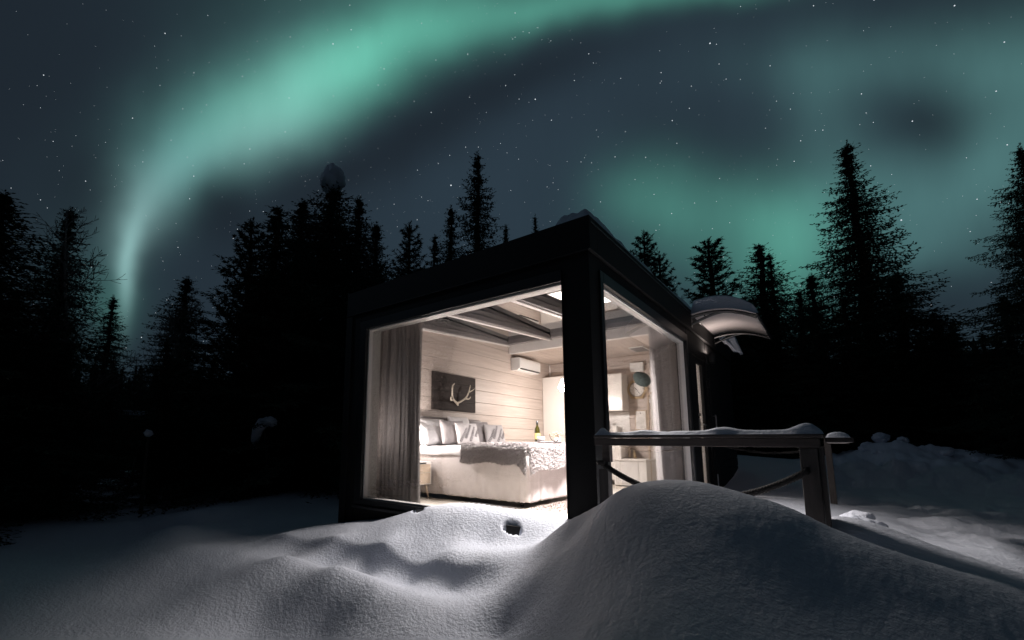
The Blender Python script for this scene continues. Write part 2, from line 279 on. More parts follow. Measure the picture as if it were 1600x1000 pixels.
# ------------------------------------------------------------------ snow ground
CP = np.array([(-3.63,-0.05,-0.28),(-3.26,-0.05,-0.21),(-2.64,-0.05,-0.1),(-2.3,-0.05,0.01),(-1.79,-0.16,0.09),(-1.43,-0.16,0.12),(-1.09,-0.16,0.12),(-0.79,-0.16,0.11),(-0.55,-0.16,0.11),(-0.32,-0.16,0.11),(-0.15,-0.15,0.12),(-3.9,0.2,-0.36),(-3.9,2,-0.45),(-3.9,5,-0.5),(-3,0.6,-0.25),(-2,0.6,0),(-1,0.6,0.05),(-0.4,0.6,0.05),(-2.74,-0.45,-0.22),(-1.89,-0.45,-0.1),(-1.35,-0.45,-0.09),(-0.88,-0.45,-0.09),(-0.47,-0.45,-0.04),(-3.88,-0.78,-0.36),(-2.78,-0.78,-0.27),(-1.91,-0.78,-0.2),(-1.06,-0.78,-0.14),(-0.64,-0.78,-0.1),(-0.39,-0.78,-0.07),(-4.1,-1.02,-0.47),(-3.3,-1.02,-0.46),(-2.6,-1.02,-0.44),(-1.9,-1.02,-0.4),(-1.3,-1.02,-0.36),(-0.8,-1.02,-0.3),(-0.4,-1.02,-0.22),(-3.55,-1.45,-0.42),(-2.55,-1.45,-0.29),(-1.77,-1.45,-0.25),(-1.31,-1.45,-0.3),(-0.79,-1.45,-0.31),(-0.36,-1.45,-0.32),(-0.01,-1.45,-0.35),(-4.23,-1.8,-0.4),(-5.13,-1.12,-0.5),(-4.46,-0.9,-0.5),(-5.61,-1.42,-0.38),(-6.58,-1,-0.38),(-7.14,-0.33,-0.38),(-7.94,0.89,-0.38),(-9.33,2.6,-0.38),(-10.81,5.31,-0.38),(-5.47,-0.32,-0.44),(-5.76,0.77,-0.44),(-5.84,-0.65,-0.44),(-6.33,-1.33,-0.6),(-6.79,-1.41,-0.6),(-9.31,-1.03,-0.6),(-8.71,-0.48,-0.6),(-9.84,0.47,-0.6),(-11.91,2.47,-0.6),(-14.27,5,-0.6),(-5.15,-2.39,-0.62),(-3.33,-2.28,-0.62),(-2,-2.02,-0.62),(-1.36,-1.85,-0.62),(-3.38,-2.96,-0.62),(-5.27,-3.18,-0.62),(-3.1,-3.36,-0.62),(-7.87,-2.24,-0.62),(-2,-2.6,-0.64),(-0.6,-2.3,-0.6),(0.2,-2.4,-0.55),(0,-3.2,-0.68),(1.6,-4.2,-0.72),(-1.5,-4,-0.72),(0.4,-1.95,-0.33),(-0.25,-1.8,-0.42),(0.04,-0.85,0.2),(0.14,-0.85,0.27),(0.29,-0.85,0.35),(0.51,-1,0.48),(0.66,-1,0.56),(0.81,-1,0.6),(0.92,-1,0.61),(1.06,-1,0.6),(1.21,-1,0.56),(1.35,-1,0.53),(1.49,-1.15,0.48),(1.58,-1.15,0.42),(1.69,-1.15,0.38),(1.81,-1.15,0.34),(1.92,-1.15,0.29),(0.15,-0.45,0.2),(0.5,-0.5,0.34),(0.9,-0.5,0.4),(1.3,-0.55,0.36),(1.6,-0.6,0.25),(0.1,-0.2,0.2),(0.8,-0.15,0.2),(1.3,-0.1,0.15),(1.55,-0.1,0.22),(0.45,-1.5,0.05),(0.8,-1.6,0.2),(1.2,-1.6,0.3),(1.6,-1.6,0.2),(0.7,-2.1,-0.12),(1.2,-2.2,0.02),(1.8,-2.1,-0.04),(1.3,-2.9,-0.5),(2,-2.9,-0.5),(2.2,-1.5,0.06),(2.4,-2.3,-0.3),(0.1,-1.3,-0.04),(0.3,-1.05,0.24),(2.1,-0.9,0.24),(2.35,-0.3,0.14),(1.62,0.15,0.33),(1.8,0.3,0.3),(2.1,0.4,0.16),(1.5,1.2,0.12),(2.2,1.6,0.02),(2.6,0,0.06),(3,-1,-0.2),(3.2,-2.5,-0.5),(4,0,-0.25),(0.4,0.6,0.08),(1.1,0.6,0.12),(0.3,2,0.02),(1.2,2,0.02),(0.4,3.5,0.02),(1.2,3.5,0),(0.5,4.8,0),(1.2,4.6,0),(1.9,3,-0.04),(2.6,3,-0.08),(3.2,1.5,-0.08),(1.83,5.32,-0.08),(2.26,5.53,-0.08),(2.89,5.43,-0.08),(2.39,3.66,-0.08),(2.81,3.1,-0.08),(-0.05,8.6,0.56),(0.44,8.6,0.43),(1.01,8.6,0.37),(1.44,8.6,0.29),(0.4,6.6,0.12),(1,6.5,0.05),(1.5,6.4,0.02),(3,5,-0.1),(2,6.5,-0.05),(1.92,10.5,0.58),(2.36,10.5,0.84),(2.81,10.5,0.77),(3.3,10.5,0.68),(3.68,10.5,0.62),(4.21,10.5,0.6),(4.54,10.5,0.54),(1.82,8.3,0),(2.65,8.3,0.03),(3.46,8.3,0.02),(4.04,8.3,0.02),(2,14,0.4),(5,14,0.3),(0.5,12,0.4),(9,9,-0.1),(8,4,-0.3),(12,12,-0.2),(-2,13,-0.1),(-5,12,-0.55),(-5,9,-0.5),(-12,8,-0.6),(-15,0,-0.6),(-12,-6,-0.7),(-6,-6,-0.72),(6,-4,-0.6),(4,-8,-0.7),(-4,-9,-0.7),(8,-1,-0.5)], float)
def rbf_fit():
    d = np.sqrt(((CP[:, None, :2]-CP[None, :, :2])**2).sum(-1)); K = np.where(d > 0, d*d*np.log(d+1e-9), 0)+np.eye(len(CP))*.004
    n = len(CP); A = np.zeros((n+3, n+3)); A[:n, :n] = K; A[:n, n] = 1; A[:n, n+1:] = CP[:, :2]; A[n:, :n] = A[:n, n:].T
    return np.linalg.solve(A, np.r_[CP[:, 2], 0, 0, 0])
RW = rbf_fit()
def ground(x, y, detail=True):
    x = np.atleast_1d(np.asarray(x, float)); y = np.atleast_1d(np.asarray(y, float)); z = np.zeros_like(x)
    for k in range(0, len(x), 20000):
        q = slice(k, k+20000); d2 = (x[q, None]-CP[None, :, 0])**2+(y[q, None]-CP[None, :, 1])**2
        z[q] = (.5*d2*np.log(d2+1e-12)) @ RW[:-3] + RW[-3]+RW[-2]*x[q]+RW[-1]*y[q]
    r = np.hypot(x+1, y-1); w = np.clip((r-14)/6, 0, 1); w = w*w*(3-2*w)
    far = -.55 + (fbm(x*.12, y*.12, 3, 3)-.5)*.7
    z = np.clip(z, -1.0, 1.1)*(1-w)+far*w
    # wind-cut crest in front of the big window: crisp lip, then a trough
    yc = -.80+.05*np.sin(x*2.1+.6)-.03*(x+2); q = yc-y; k = np.clip((x+4.3)/.5, 0, 1)*np.clip((-.35-x)/.5, 0, 1)
    z = z-k*.085*(1-np.exp(-np.maximum(q, 0)/.07))*np.exp(-(np.maximum(q, 0)/.38)**2)+k*.012*np.exp(-(q/.12)**2)
    # two hollows the wind scoured against the sill
    for hx, hy, a, b, dz in ((-2.14, -.07, .09, .05, .22), (-.72, -.26, .11, .05, .20)):
        e = ((x-hx)/a)**2+((y-hy+.25*(x-hx)+.9*(x-hx)**2)/b)**2*(1+.8*(fbm(x*14, y*14, 2, 5)-.5)); z = z-dz*np.exp(-(e**3))
    if detail:
        near = np.clip(1-(np.hypot(x-CAM.x, y-CAM.y)-9)/6, 0, 1)
        z = z+near*((fbm(x*2.2, y*2.2, 3, 9)-.5)*.022+(fbm(x*9, y*9, 3, 21)-.5)*.007+(fbm(x*40, y*40, 2, 33)-.5)*.004)
        # lumpy shovelled snow on the right banks
        lump = np.clip((x-.8)/.6, 0, 1)*np.clip((y-7.2)/1.5, 0, 1)*np.clip((15-y)/3, 0, 1)
        lump2 = np.clip((x-1.9)/.5, 0, 1)*np.clip((y-1.5)/2, 0, 1)*np.clip((14-y)/3, 0, 1)
        z = z+np.maximum(lump, lump2*.6)*((np.abs(fbm(x*1.5, y*1.5, 4, 41)-.5))*.50-.05+(fbm(x*3.1, y*3.9, 4, 47)-.5)*.24)
    inside = (x > -3.66)*(x < -.04)*(y > .03)*(y < 7.46)
    return np.where(inside, np.minimum(z, -.2), z)
def build_ground():
    rr = np.concatenate([[0], np.geomspace(.5, 90, 620)]); heading = math.atan2(FWD.y, FWD.x)
    ta = np.linspace(-R(58), R(58), 1000); tb = np.linspace(R(58), 2*math.pi-R(58), 120)[1:-1]
    th = heading+np.concatenate([ta, tb]); nt_ = len(th)
    X = CAM.x+np.outer(rr[1:], np.cos(th)); Y = CAM.y+np.outer(rr[1:], np.sin(th))
    Z = ground(X.ravel(), Y.ravel())
    co_ = np.stack([X.ravel(), Y.ravel(), Z], 1); c0 = np.array([[CAM.x, CAM.y, float(ground(CAM.x, CAM.y)[0])]])
    V = np.concatenate([c0, co_]); nr_ = len(rr)-1
    i = np.arange(nr_-1)[:, None]; j = np.arange(nt_)[None, :]; j2 = (j+1) % nt_
    Q = np.stack([1+i*nt_+j, 1+(i+1)*nt_+j, 1+(i+1)*nt_+j2, 1+i*nt_+j2], -1).reshape(-1, 4)
    T = np.stack([np.zeros(nt_, int), 1+np.arange(nt_), 1+(np.arange(nt_)+1) % nt_], -1)
    me = bpy.data.meshes.new('ground'); me.vertices.add(len(V)); me.vertices.foreach_set('co', V.astype(np.float32).ravel())
    me.loops.add(Q.size+T.size); me.loops.foreach_set('vertex_index', np.concatenate([Q.ravel(), T.ravel()]).astype(np.int32))
    me.polygons.add(len(Q)+len(T)); me.polygons.foreach_set('loop_start', np.concatenate([np.arange(len(Q))*4, len(Q)*4+np.arange(len(T))*3]).astype(np.int32))
    me.update(calc_edges=True); me.materials.append(MT['snow']); me.shade_smooth()
    o = bpy.data.objects.new('snow_ground', me); COL.objects.link(o); o['kind'] = 'structure'; o['label'] = 'deep drifted snow covering the ground'
    return o
build_ground()
# the ground runs on under the forest to the horizon
me = MB().box(-900, 900, -900, 900, -1.6, -1.35).mesh('ground_far', MT['snow'])
g2 = mk('snow_plain', me); g2['kind'] = 'structure'; g2['label'] = 'snow plain running to the horizon under the forest'

# ------------------------------------------------------------------ cabin
cabin = thing('cabin', 'black box cabin with glass corner, lit warmly from inside, half buried in snow', 'cabin', (-1.85, 3.7, -.3))
D = MT['dark']
W0 = -3.70; HT = 2.99
# exterior shell: front
w = box('wall', D, cabin, W0, -3.415, 0, .16, -.75, 2.645, .004)
box('corner_board', D, w, -3.74, -3.60, -.025, -.001, -.75, 2.63, .004)
wf = box('wall', D, cabin, -3.415, -.282, .004, .16, -.75, -.03, .003)
box('fascia_board', D, cabin, -3.415, -.282, .003, .16, 2.515, 2.645, .003)
post = box('corner_post', D, cabin, -.282, 0, 0, .304, -.75, 2.645, .004)
fa = box('fascia_board', D, cabin, -3.73, .03, -.03, .16, 2.650, HT, .004)
box('drip_edge', MT['metal'], fa, -3.73, .03, -.036, -.028, 2.643, 2.652, 0)
# window surround of the front window: proud casing, dark frame and white inner bead
def window(name, x0, x1, z0, z1, side):
    """side 'y': lies in the front wall; side 'x': lies in the right wall (x0,x1 are then y values)"""
    def bx(mb, a0, a1, d0, d1, c0, c1):
        return mb.box(a0, a1, d0, d1, c0, c1) if side == 'y' else mb.box(-d1, -d0, a0, a1, c0, c1)
    f = MB(); c = .13 if side == 'y' else .08
    bx(f, x0-c, x0, -.02, .10, z0-.09, z1+.115); bx(f, x1, x1+(.0 if side == 'y' else c)+.001, -.018, .10, z0-.09, z1+.115)
    bx(f, x0, x1, -.02, .10, z1, z1+.115); bx(f, x0, x1, -.02, .10, z0-.09, z0)
    fr = f.build('window', MT['metal'], cabin, bevel=.004)
    s = MB(); bx(s, x0-.13, x1, -.055, -.021, z0-.11, z0-.075) if side == 'y' else bx(s, x0, x1, -.05, -.021, z0-.11, z0-.08)
    s.build('sill', MT['metal'], fr, bevel=.003)
    b = MB(); t = .022
    bx(b, x0, x0+t, .03, .12, z0, z1); bx(b, x1-t, x1, .03, .12, z0, z1); bx(b, x0+t, x1-t, .03, .12, z1-t, z1); bx(b, x0+t, x1-t, .03, .12, z0, z0+t)
    b.build('frame', MT['offwhite'], fr, bevel=.002)
    p = MB(); bx(p, x0+t, x1-t, .055, .061, z0+t, z1-t); p.build('pane', MT['pane'], fr)
    return fr
window('window', -3.285, -.283, .06, 2.40, 'y')
window('window', .306, 3.577, .06, 2.40, 'x')
# white linings of the wall openings
box('reveal', MT['white'], cabin, -3.50, -3.300, .13, .27, 0, 2.63, .002)
box('reveal', MT['offwhite'], cabin, -.282, -.20, .31, .36, 0, 2.63, .002)
box('reveal', MT['offwhite'], cabin, -3.285, -.283, .165, .25, 2.41, 2.62, .002)
box('hollow_shade_block', D, cabin, -.81, -.63, -.235, -.15, -.3, .045, .004)  # black block added so the hollow in the snow reads as deep shade
# right side wall (outside face x = 0)
box('fascia_board', D, cabin, -.16, -.004, .304, 3.66, 2.515, 2.645, .003)
box('wall', D, cabin, -.16, -.004, .304, 3.66, -.75, -.03, .003)
sw = box('wall', D, cabin, -.16, 0, 3.66, 3.84, -.75, 2.645, .004)
f2 = box('fascia_board', D, cabin, -.16, .03, .161, 7.53, 2.650, HT, .004)
box('drip_edge', MT['metal'], f2, .031, .038, .0, 7.5, 2.925, 2.935, 0)
box('wall', D, cabin, -.16, -.002, 3.84, 4.98, 2.29, 2.645, .003)
sw2 = box('wall', D, cabin, -.16, -.02, 4.98, 7.5, -.75, 2.645, .004)
for k in range(17):
    z = -.10+k*.16
    mk('cladding_board', MB().box(-.02, .004+.004*(k % 2), 4.99, 7.5, z, z+.152).mesh('board', D), sw2, bevel=.004)
# back and left walls
wb = box('wall', D, cabin, W0, -.161, 7.36, 7.5, -.75, 2.645, .004)
box('fascia_board', D, cabin, W0-.03, -.165, 7.35, 7.53, 2.65, HT, .004)
wl = box('wall', D, cabin, W0, -3.57, .161, 7.359, -.75, 2.645, .004)
box('fascia_board', D, cabin, W0-.03, -3.57, .161, 7.349, 2.65, HT, .004)
wi = box('wall', D, cabin, -3.56, -.17, 5.80, 5.90, -.02, 2.9, 0)
wr = box('wall', MT['white'], cabin, -.20, -.165, 4.98, 5.79, -.02, 2.9, 0)
# planks of whitewashed pine on the inside
for k in range(13):
    z0 = -.02+(k-0)*.23-.01; z1 = min(z0+.226, 2.95)
    z0 = max(z0, 0.0)
    o = MB().box(-3.565, -3.50, .265, 5.74, z0, z1).build('plank', MT['pine'], wl, bevel=.005)
    o = MB().box(-3.50, -.205, 5.745, 5.79, z0, z1).build('plank', MT['pine_x'], wi, bevel=.005)
box('corner_bead', MT['offwhite'], wi, -3.50, -3.47, 5.715, 5.743, 0, 2.69, .002)
box('cornice', MT['pine_x'], wi, -3.47, -.3, 5.72, 5.744, 2.60, 2.688, .004)
# floor
fl = box('floor', D, cabin, -3.57, -.17, .12, 7.3, -.2, -.022, 0)
for k in range(30):
    y0 = .17+k*.187
    mk('floorboard', MB().box(-3.49, -.20, y0, y0+.184, -.02, 0).mesh('floorboard', MT['floor']), fl, bevel=.002)
# roof: solid at the back, glazed over the bed
rf = box('roof', D, cabin, -3.57, -.17, 4.05, 7.349, 2.76, 2.93, 0)
def slope(y): return 2.60+.06*y
def wedge(x0, x1, y0, y1, za, zb, fn=slope):      # a piece that follows the ceiling's slope, za/zb above it
    return [(x0, y0, fn(y0)+za), (x1, y0, fn(y0)+za), (x0, y1, fn(y1)+za), (x1, y1, fn(y1)+za), (x0, y0, fn(y0)+zb), (x1, y0, fn(y0)+zb), (x0, y1, fn(y1)+zb), (x1, y1, fn(y1)+zb)]
BF = [(0, 2, 3, 1), (4, 5, 7, 6), (0, 1, 5, 4), (2, 6, 7, 3), (0, 4, 6, 2), (1, 3, 7, 5)]
ce = MB().add(wedge(-3.50, -.18, .165, .86, 0, .10), BF).build('ceiling', MT['offwhite'], cabin, bevel=.002)
MB().add(wedge(-3.50, -3.46, .86, 3.95, 0, .26), BF).build('trim', MT['offwhite'], ce, bevel=.002)
MB().add(wedge(-.36, -.18, .86, 3.95, 0, .26), BF).build('trim', MT['offwhite'], ce, bevel=.002)
sk = thing('skylight', '', '', (0, 0, 0)); del sk['label']; del sk['category']; bpy.data.objects.remove(sk)
bays = [(-3.46, -2.56), (-2.49, -1.46), (-1.39, -.36)]
sky = MB()
for x0, x1 in ((-2.56, -2.49), (-1.46, -1.39)): sky.add(wedge(x0, x1, .86, 3.95, 0, .20), BF)
sky = sky.build('skylight', MT['offwhite'], cabin, bevel=.003)
for x0, x1 in bays:
    MB().add([(x0, .86, 2.885), (x1, .86, 2.885), (x0, 3.95, 2.945), (x1, 3.95, 2.945), (x0, .86, 2.897), (x1, .86, 2.897), (x0, 3.95, 2.957), (x1, 3.95, 2.957)], BF).build('pane', MT['skypane'], sky)
    # blackout blind cassettes run along both flanks and the far end of each bay
    for a, b in ((x0+.002, x0+.045), (x1-.045, x1-.002)):
        MB().add(wedge(a, b, .862, 3.90, .022, .105), BF).build('blind_rail', MT['rail_grey'], sky, bevel=.004)
        aa, bb = (a, b-.015) if a < (x0+x1)/2 else (a+.015, b)
        MB().add(wedge(aa, bb, .862, 3.90, .115, .20), BF).build('blind_rail', MT['rail_grey'], sky, bevel=.004)
    MB().add(wedge(x0+.05, x1-.05, 3.80, 3.93, .03, .19), BF).build('blind_rail', MT['rail_grey'], sky, bevel=.006)
box('beam', MT['offwhite'], cabin, -3.50, -.20, 3.95, 4.06, 2.69, 2.94, .004)
box('roof', D, cabin, -3.57, -.17, .162, .86, 2.78, 2.93, 0)
# planked ceiling over the kitchen
k = 0; x = -3.49
rc = box('ceiling', MT['offwhite'], cabin, -3.50, -.20, 4.061, 5.74, 2.712, 2.745, 0)
while x < -.25:
    MB().box(x, x+.137, 4.062, 5.742, 2.69, 2.708).build('ceiling_plank', MT['pine'] if 0 else MT['cplank'] if 'cplank' in MT else MT['pine'], rc, bevel=.003); x += .14
# ceiling hatch and small things fixed to the building
ht = box('air_vent', MT['plastic'], cabin, -1.30, -1.02, 4.85, 5.32, 2.668, 2.689, .006)
box('slot', MT['rail_grey'], ht, -1.285, -1.035, 4.87, 5.30, 2.6665, 2.6679, 0)
box('junction_box', MT['plastic'], cabin, -1.56, -1.29, 5.66, 5.743, 2.33, 2.52, .006)
box('light_switch', MT['plastic'], cabin, -1.235, -1.155, 5.733, 5.743, 1.66, 1.74, .003)
# white inner door to the bathroom at the end of the back wall
idr = box('inner_door', MT['white'], cabin, -1.10, -.36, 5.70, 5.743, 0, 2.08, .004)
box('architrave', MT['offwhite'], idr, -1.19, -1.10, 5.69, 5.742, 0, 2.16, .004); box('architrave', MT['offwhite'], idr, -1.10, -.3, 5.69, 5.742, 2.081, 2.16, .004)
box('handle', MT['steel'], idr, -1.06, -.95, 5.66, 5.68, 1.03, 1.05, .004)

# entrance door: dark leaf with a tall glass strip
door = MB()
for a in ((3.86, 4.30, .03, 2.27), (4.74, 4.96, .03, 2.27), (4.30, 4.74, 2.18, 2.27), (4.30, 4.74, .03, .17)): door.box(-.065, -.018, *a)
door = door.build('door', D, cabin, bevel=.003)
box('pane', MT['pane'], door, -.045, -.039, 4.30, 4.74, .17, 2.18, 0)
box('lining', MT['white'], door, -.16, -.07, 4.20, 4.30, .03, 2.27, .002)
box('lining', MT['white'], door, -.163, -.068, 4.955, 4.978, .03, 2.27, .002)
hd = MB(); hd.tube([(-.018, 4.25, 1.14), (.05, 4.25, 1.14), (.055, 4.30, 1.135), (.055, 4.385, 1.13)], .011, 8).box(-.02, -.006, 4.225, 4.275, 1.06, 1.24).tube([(-.02, 4.25, 1.30), (.012, 4.25, 1.30)], .022, 12)
hd.build('handle', MT['steel'], door, bevel=.001)
cdoor = box('door', D, cabin, -.018, .012, 5.15, 6.15, .02, 2.2, .004)
MB().tube([(.012, 5.22, 1.32), (.055, 5.22, 1.32), (.055, 5.22, 1.02), (.012, 5.22, 1.02)], .013, 8).build('pull_handle', MT['steel'], cdoor, smooth=True)
box('lock_plate', MT['steel'], cdoor, .012, .02, 5.36, 5.48, 1.02, 1.36, .01)
box('house_plate', MT['plastic'], cdoor, .012, .018, 5.20, 5.26, .10, .30, .002)

# door canopy: two black arched brackets, frosted curved sheet
can = thing('door_canopy', 'small curved frosted canopy on black arched brackets above the side door', 'canopy', (.02, 4.9, 2.85))
def arch(t): return (0.02+.90*t, 2.87+.10*math.sin(math.pi*min(1, t*1.0)*.62)-.24*t*t)
pts = [arch(i/14) for i in range(15)]
for y in (3.97, 5.80):
    b = MB()
    b.tube([(x, y, z-.006) for x, z in pts], .027, 8)
    lo = [(.02+.50*i/8, 2.745+.135*math.sin(math.pi*.5*i/8)) for i in range(9)]
    b.tube([(x, y, z) for x, z in lo], .022, 8); b.tube([(.24, y, 2.83), (.18, y, 2.93)], .012, 6)
    b.box(-.001, .035, y-.035, y+.035, 2.70, 2.94); b.tube([(x, y-.012, z) for x, z in (pts[-2], pts[-1])], .034, 8)
    b.build('bracket', MT['metal'], can, smooth=False, bevel=.002)
sh = MB().grid(lambda u, v: (arch(u)[0], 3.90+1.97*v, arch(u)[1]+.026), 15, 2).build('sheet', MT['poly'], can, smooth=True)
sh.modifiers.new('t', 'SOLIDIFY').thickness = .006
MB().tube([(pts[-1][0]+.005, 3.90, pts[-1][1]+.02), (pts[-1][0]+.005, 5.88, pts[-1][1]+.02)], .02, 8).build('gutter_edge', MT['metal'], can, smooth=True)
MB().tube([(.03, 3.90, 2.905), (.03, 5.88, 2.905)], .018, 8).build('wall_bar', MT['metal'], can, smooth=True)

# small wall lamp under the canopy
wlp = thing('wall_lamp', 'small black uplighter on the wall under the door canopy', 'lamp', (.03, 5.05, 2.3))
MB().box(0.001, .03, 5.0, 5.1, 2.25, 2.37).build('back_plate', MT['metal'], wlp, bevel=.004); MB().lathe([(.001, 2.25), (.05, 2.25), (.055, 2.35), (.055, 2.43)], 16, (.09, 5.05, 0), cap=False).build('housing', MT['metal'], wlp)
MB().lathe([(.03, 2.355), (.022, 2.38), (.001, 2.385)], 12, (.09, 5.05, 0)).build('bulb', MT['bulb'], wlp, smooth=True)
_l = bpy.data.lights.new('lamp_light', 'POINT'); _l.energy = 14; _l.shadow_soft_size = .03; _l.color = (1, .84, .76); _o = bpy.data.objects.new('lamp_light', _l); COL.objects.link(_o); _o.parent = wlp; _o.matrix_parent_inverse = Matrix.Translation(-Vector(wlp.location)); _o.location = (.09, 5.05, 2.405)

# ------------------------------------------------------------------ snow lying on things
def drift(name, label, x0, x1, y0, y1, zf, tf, nx, ny, seed=1):
    """a closed slab of snow: bottom zf(x,y), thickness tf(u,v) rounded at the rim"""
    top = []; rnd = np.random.RandomState(seed)
    mb = MB(); vs = []
    for layer in (0, 1):
        for j in range(ny):
            for i in range(nx):
                u, v = i/(nx-1), j/(ny-1); x = x0+(x1-x0)*u; y = y0+(y1-y0)*v
                e = min(1, min(u, 1-u)*(x1-x0)/.06)*min(1, min(v, 1-v)*(y1-y0)/.06); e = math.sqrt(max(0, 1-(1-e)**2))
                zb = zf(x, y)+.001
                vs.append((x, y, zb+(tf(x, y)*e if layer else 0)))
    n = nx*ny; fs = []
    for j in range(ny-1):
        for i in range(nx-1):
            a = j*nx+i; fs.append((a, a+nx, a+nx+1, a+1)); fs.append((n+a, n+a+1, n+a+nx+1, n+a+nx))
    for i in range(nx-1): fs.append((i, i+1, n+i+1, n+i)); a = (ny-1)*nx+i; fs.append((a+1, a, n+a, n+a+1))
    for j in range(ny-1): a = j*nx; fs.append((a+nx, a, n+a, n+a+nx)); a = j*nx+nx-1; fs.append((a, a+nx, n+a+nx, n+a))
    mb.add(vs, fs); o = mb.build(name, MT['snow'], None, smooth=True); tag(o, label, 'snow'); return o
def nz1(x, y, s, seed): return float(fbm(np.array([x*s]), np.array([y*s]), 3, seed)[0])
drift('roof_snow', 'thin frosty ridge of snow along the right edge of the cabin roof', -.34, .02, -.01, 7.4, lambda x, y: HT,
      lambda x, y: (.055+.13*max(0, nz1(x*3, y, 2.2, 5)-.35)+.05*math.exp(-((y-.5)/.5)**2)*nz1(x*4, y, 9, 3)+.05*min(1, max(0, (y-2.6)))), 14, 260, 2)
drift('roof_snow', 'level snow layer lying on the rear half of the cabin roof', -3.69, -.31, 4.0, 7.5, lambda x, y: HT-.05, lambda x, y: .14+.05*nz1(x, y, 1, 8), 40, 40, 3)
def canz(x, y):
    t = min(1, max(0, (x-.02)/.9)); return arch(t)[1]+.03
drift('canopy_snow', 'thick cap of snow rounding over the curved door canopy', .035, .93, 3.90, 5.88, canz,
      lambda x, y: (.17+.05*nz1(x, y, 2, 12)+.015*nz1(x, y, 9, 14))*(1-.55*((x-.03)/.9)**3)+.03*math.sin(y*2.1), 40, 70, 4)
tag(MB().grid(lambda u, v: (.06+.22*u+.10*v, 6.02+.25*u, 2.90-.36*v*(.4+.6*u)+.03*math.sin(9*u)), 10, 10).build('hanging_snow', MT['snow'], smooth=True), 'curl of snow hanging off the wall beyond the door canopy', 'snow').modifiers.new('s', 'SOLIDIFY').thickness = .05

# ------------------------------------------------------------------ deck railing
rail = thing('deck_railing', 'weathered timber deck railing with twisted black ropes, snow on its handrail', 'railing', (.8, -.05, 0))
T, TZ = MT['timber'], MT['timber_z']
hr = MB().box(.045, 1.575, -.125, -.01, .800, .862).build('handrail', T, rail, bevel=.004)
MB().box(.045, 1.60, -.14, .01, .866, .888).build('cap_board', T, hr, bevel=.004)
MB().box(1.462, 1.560, -.115, -.015, -.5, .798).build('post', TZ, rail, bevel=.005)
MB().box(.068, .15, -.115, -.02, -.5, .60).build('post', TZ, rail, bevel=.005)
MB().box(.10, .165, -.10, -.03, .66, .80).build('bracket_block', T, rail, bevel=.004)
MB().box(1.562, 1.588, -.10, .14, -.45, .80).build('side_board', TZ, rail, bevel=.003)
MB().box(1.60, 1.745, -.10, 2.4, .835, .865).build('handrail', MT['timber_y'] if 'timber_y' in MT else T, rail, bevel=.004)
def rope(a, b, sag, r, parent, turns):
    a, b = Vector(a), Vector(b); n = 150
    mb = MB()
    for s in range(3):
        pts = []
        for i in range(n):
            t = i/(n-1); p = a.lerp(b, t); p.z -= sag*4*t*(1-t); ph = 2*math.pi*(turns*t+s/3); d = (b-a).normalized(); side = d.cross(Vector((0, 0, 1))).normalized(); up = side.cross(d)
            pts.append(p+side*math.cos(ph)*r*.55+up*math.sin(ph)*r*.55)
        mb.tube(pts, r*.58, 6)
    return mb.build('rope', MT['rope'], parent, smooth=True)
rope((.10, -.125, .652), (1.50, -.128, .648), .235, .024, rail, 26)
MB().lathe([(.001, -.02), (.03, -.02), (.036, 0), (.03, .02), (.001, .02)], 14).build('rope_knot', MT['rope'], rail, smooth=True, loc=None).location = (.10-.8+.8, -.14, .655)
far = thing('far_railing', 'far rope of the deck strung across to a post by the side door', 'railing', (.9, 5.05, 0))
rope((.05, 5.02, .84), (1.55, 5.05, .80), .13, .020, far, 20)
MB().box(1.52, 1.60, 5.0, 5.1, -.4, .95).build('post', TZ, far, bevel=.005)
def railtop(x, y):
    t = .010+.022*nz1(x, 0, 2.5, 17)+.008*nz1(x, y, 16, 19)
    for c, s, h in ((.095, .035, .04), (.46, .11, .018), (1.02, .11, .030), (1.51, .07, .045), (.75, .15, .010)): t += h*math.exp(-((x-c)/s)**2)
    return t
drift('rail_snow', 'uneven strip of snow along the top of the front handrail', .05, 1.60, -.138, .008, lambda x, y: .888, railtop, 240, 14, 5)
drift('rail_snow', 'snow on the side handrail that runs back from the front post', 1.603, 1.735, .02, 2.38, lambda x, y: .865, lambda x, y: .02+.03*nz1(x, y, 3, 23), 12, 120, 6)

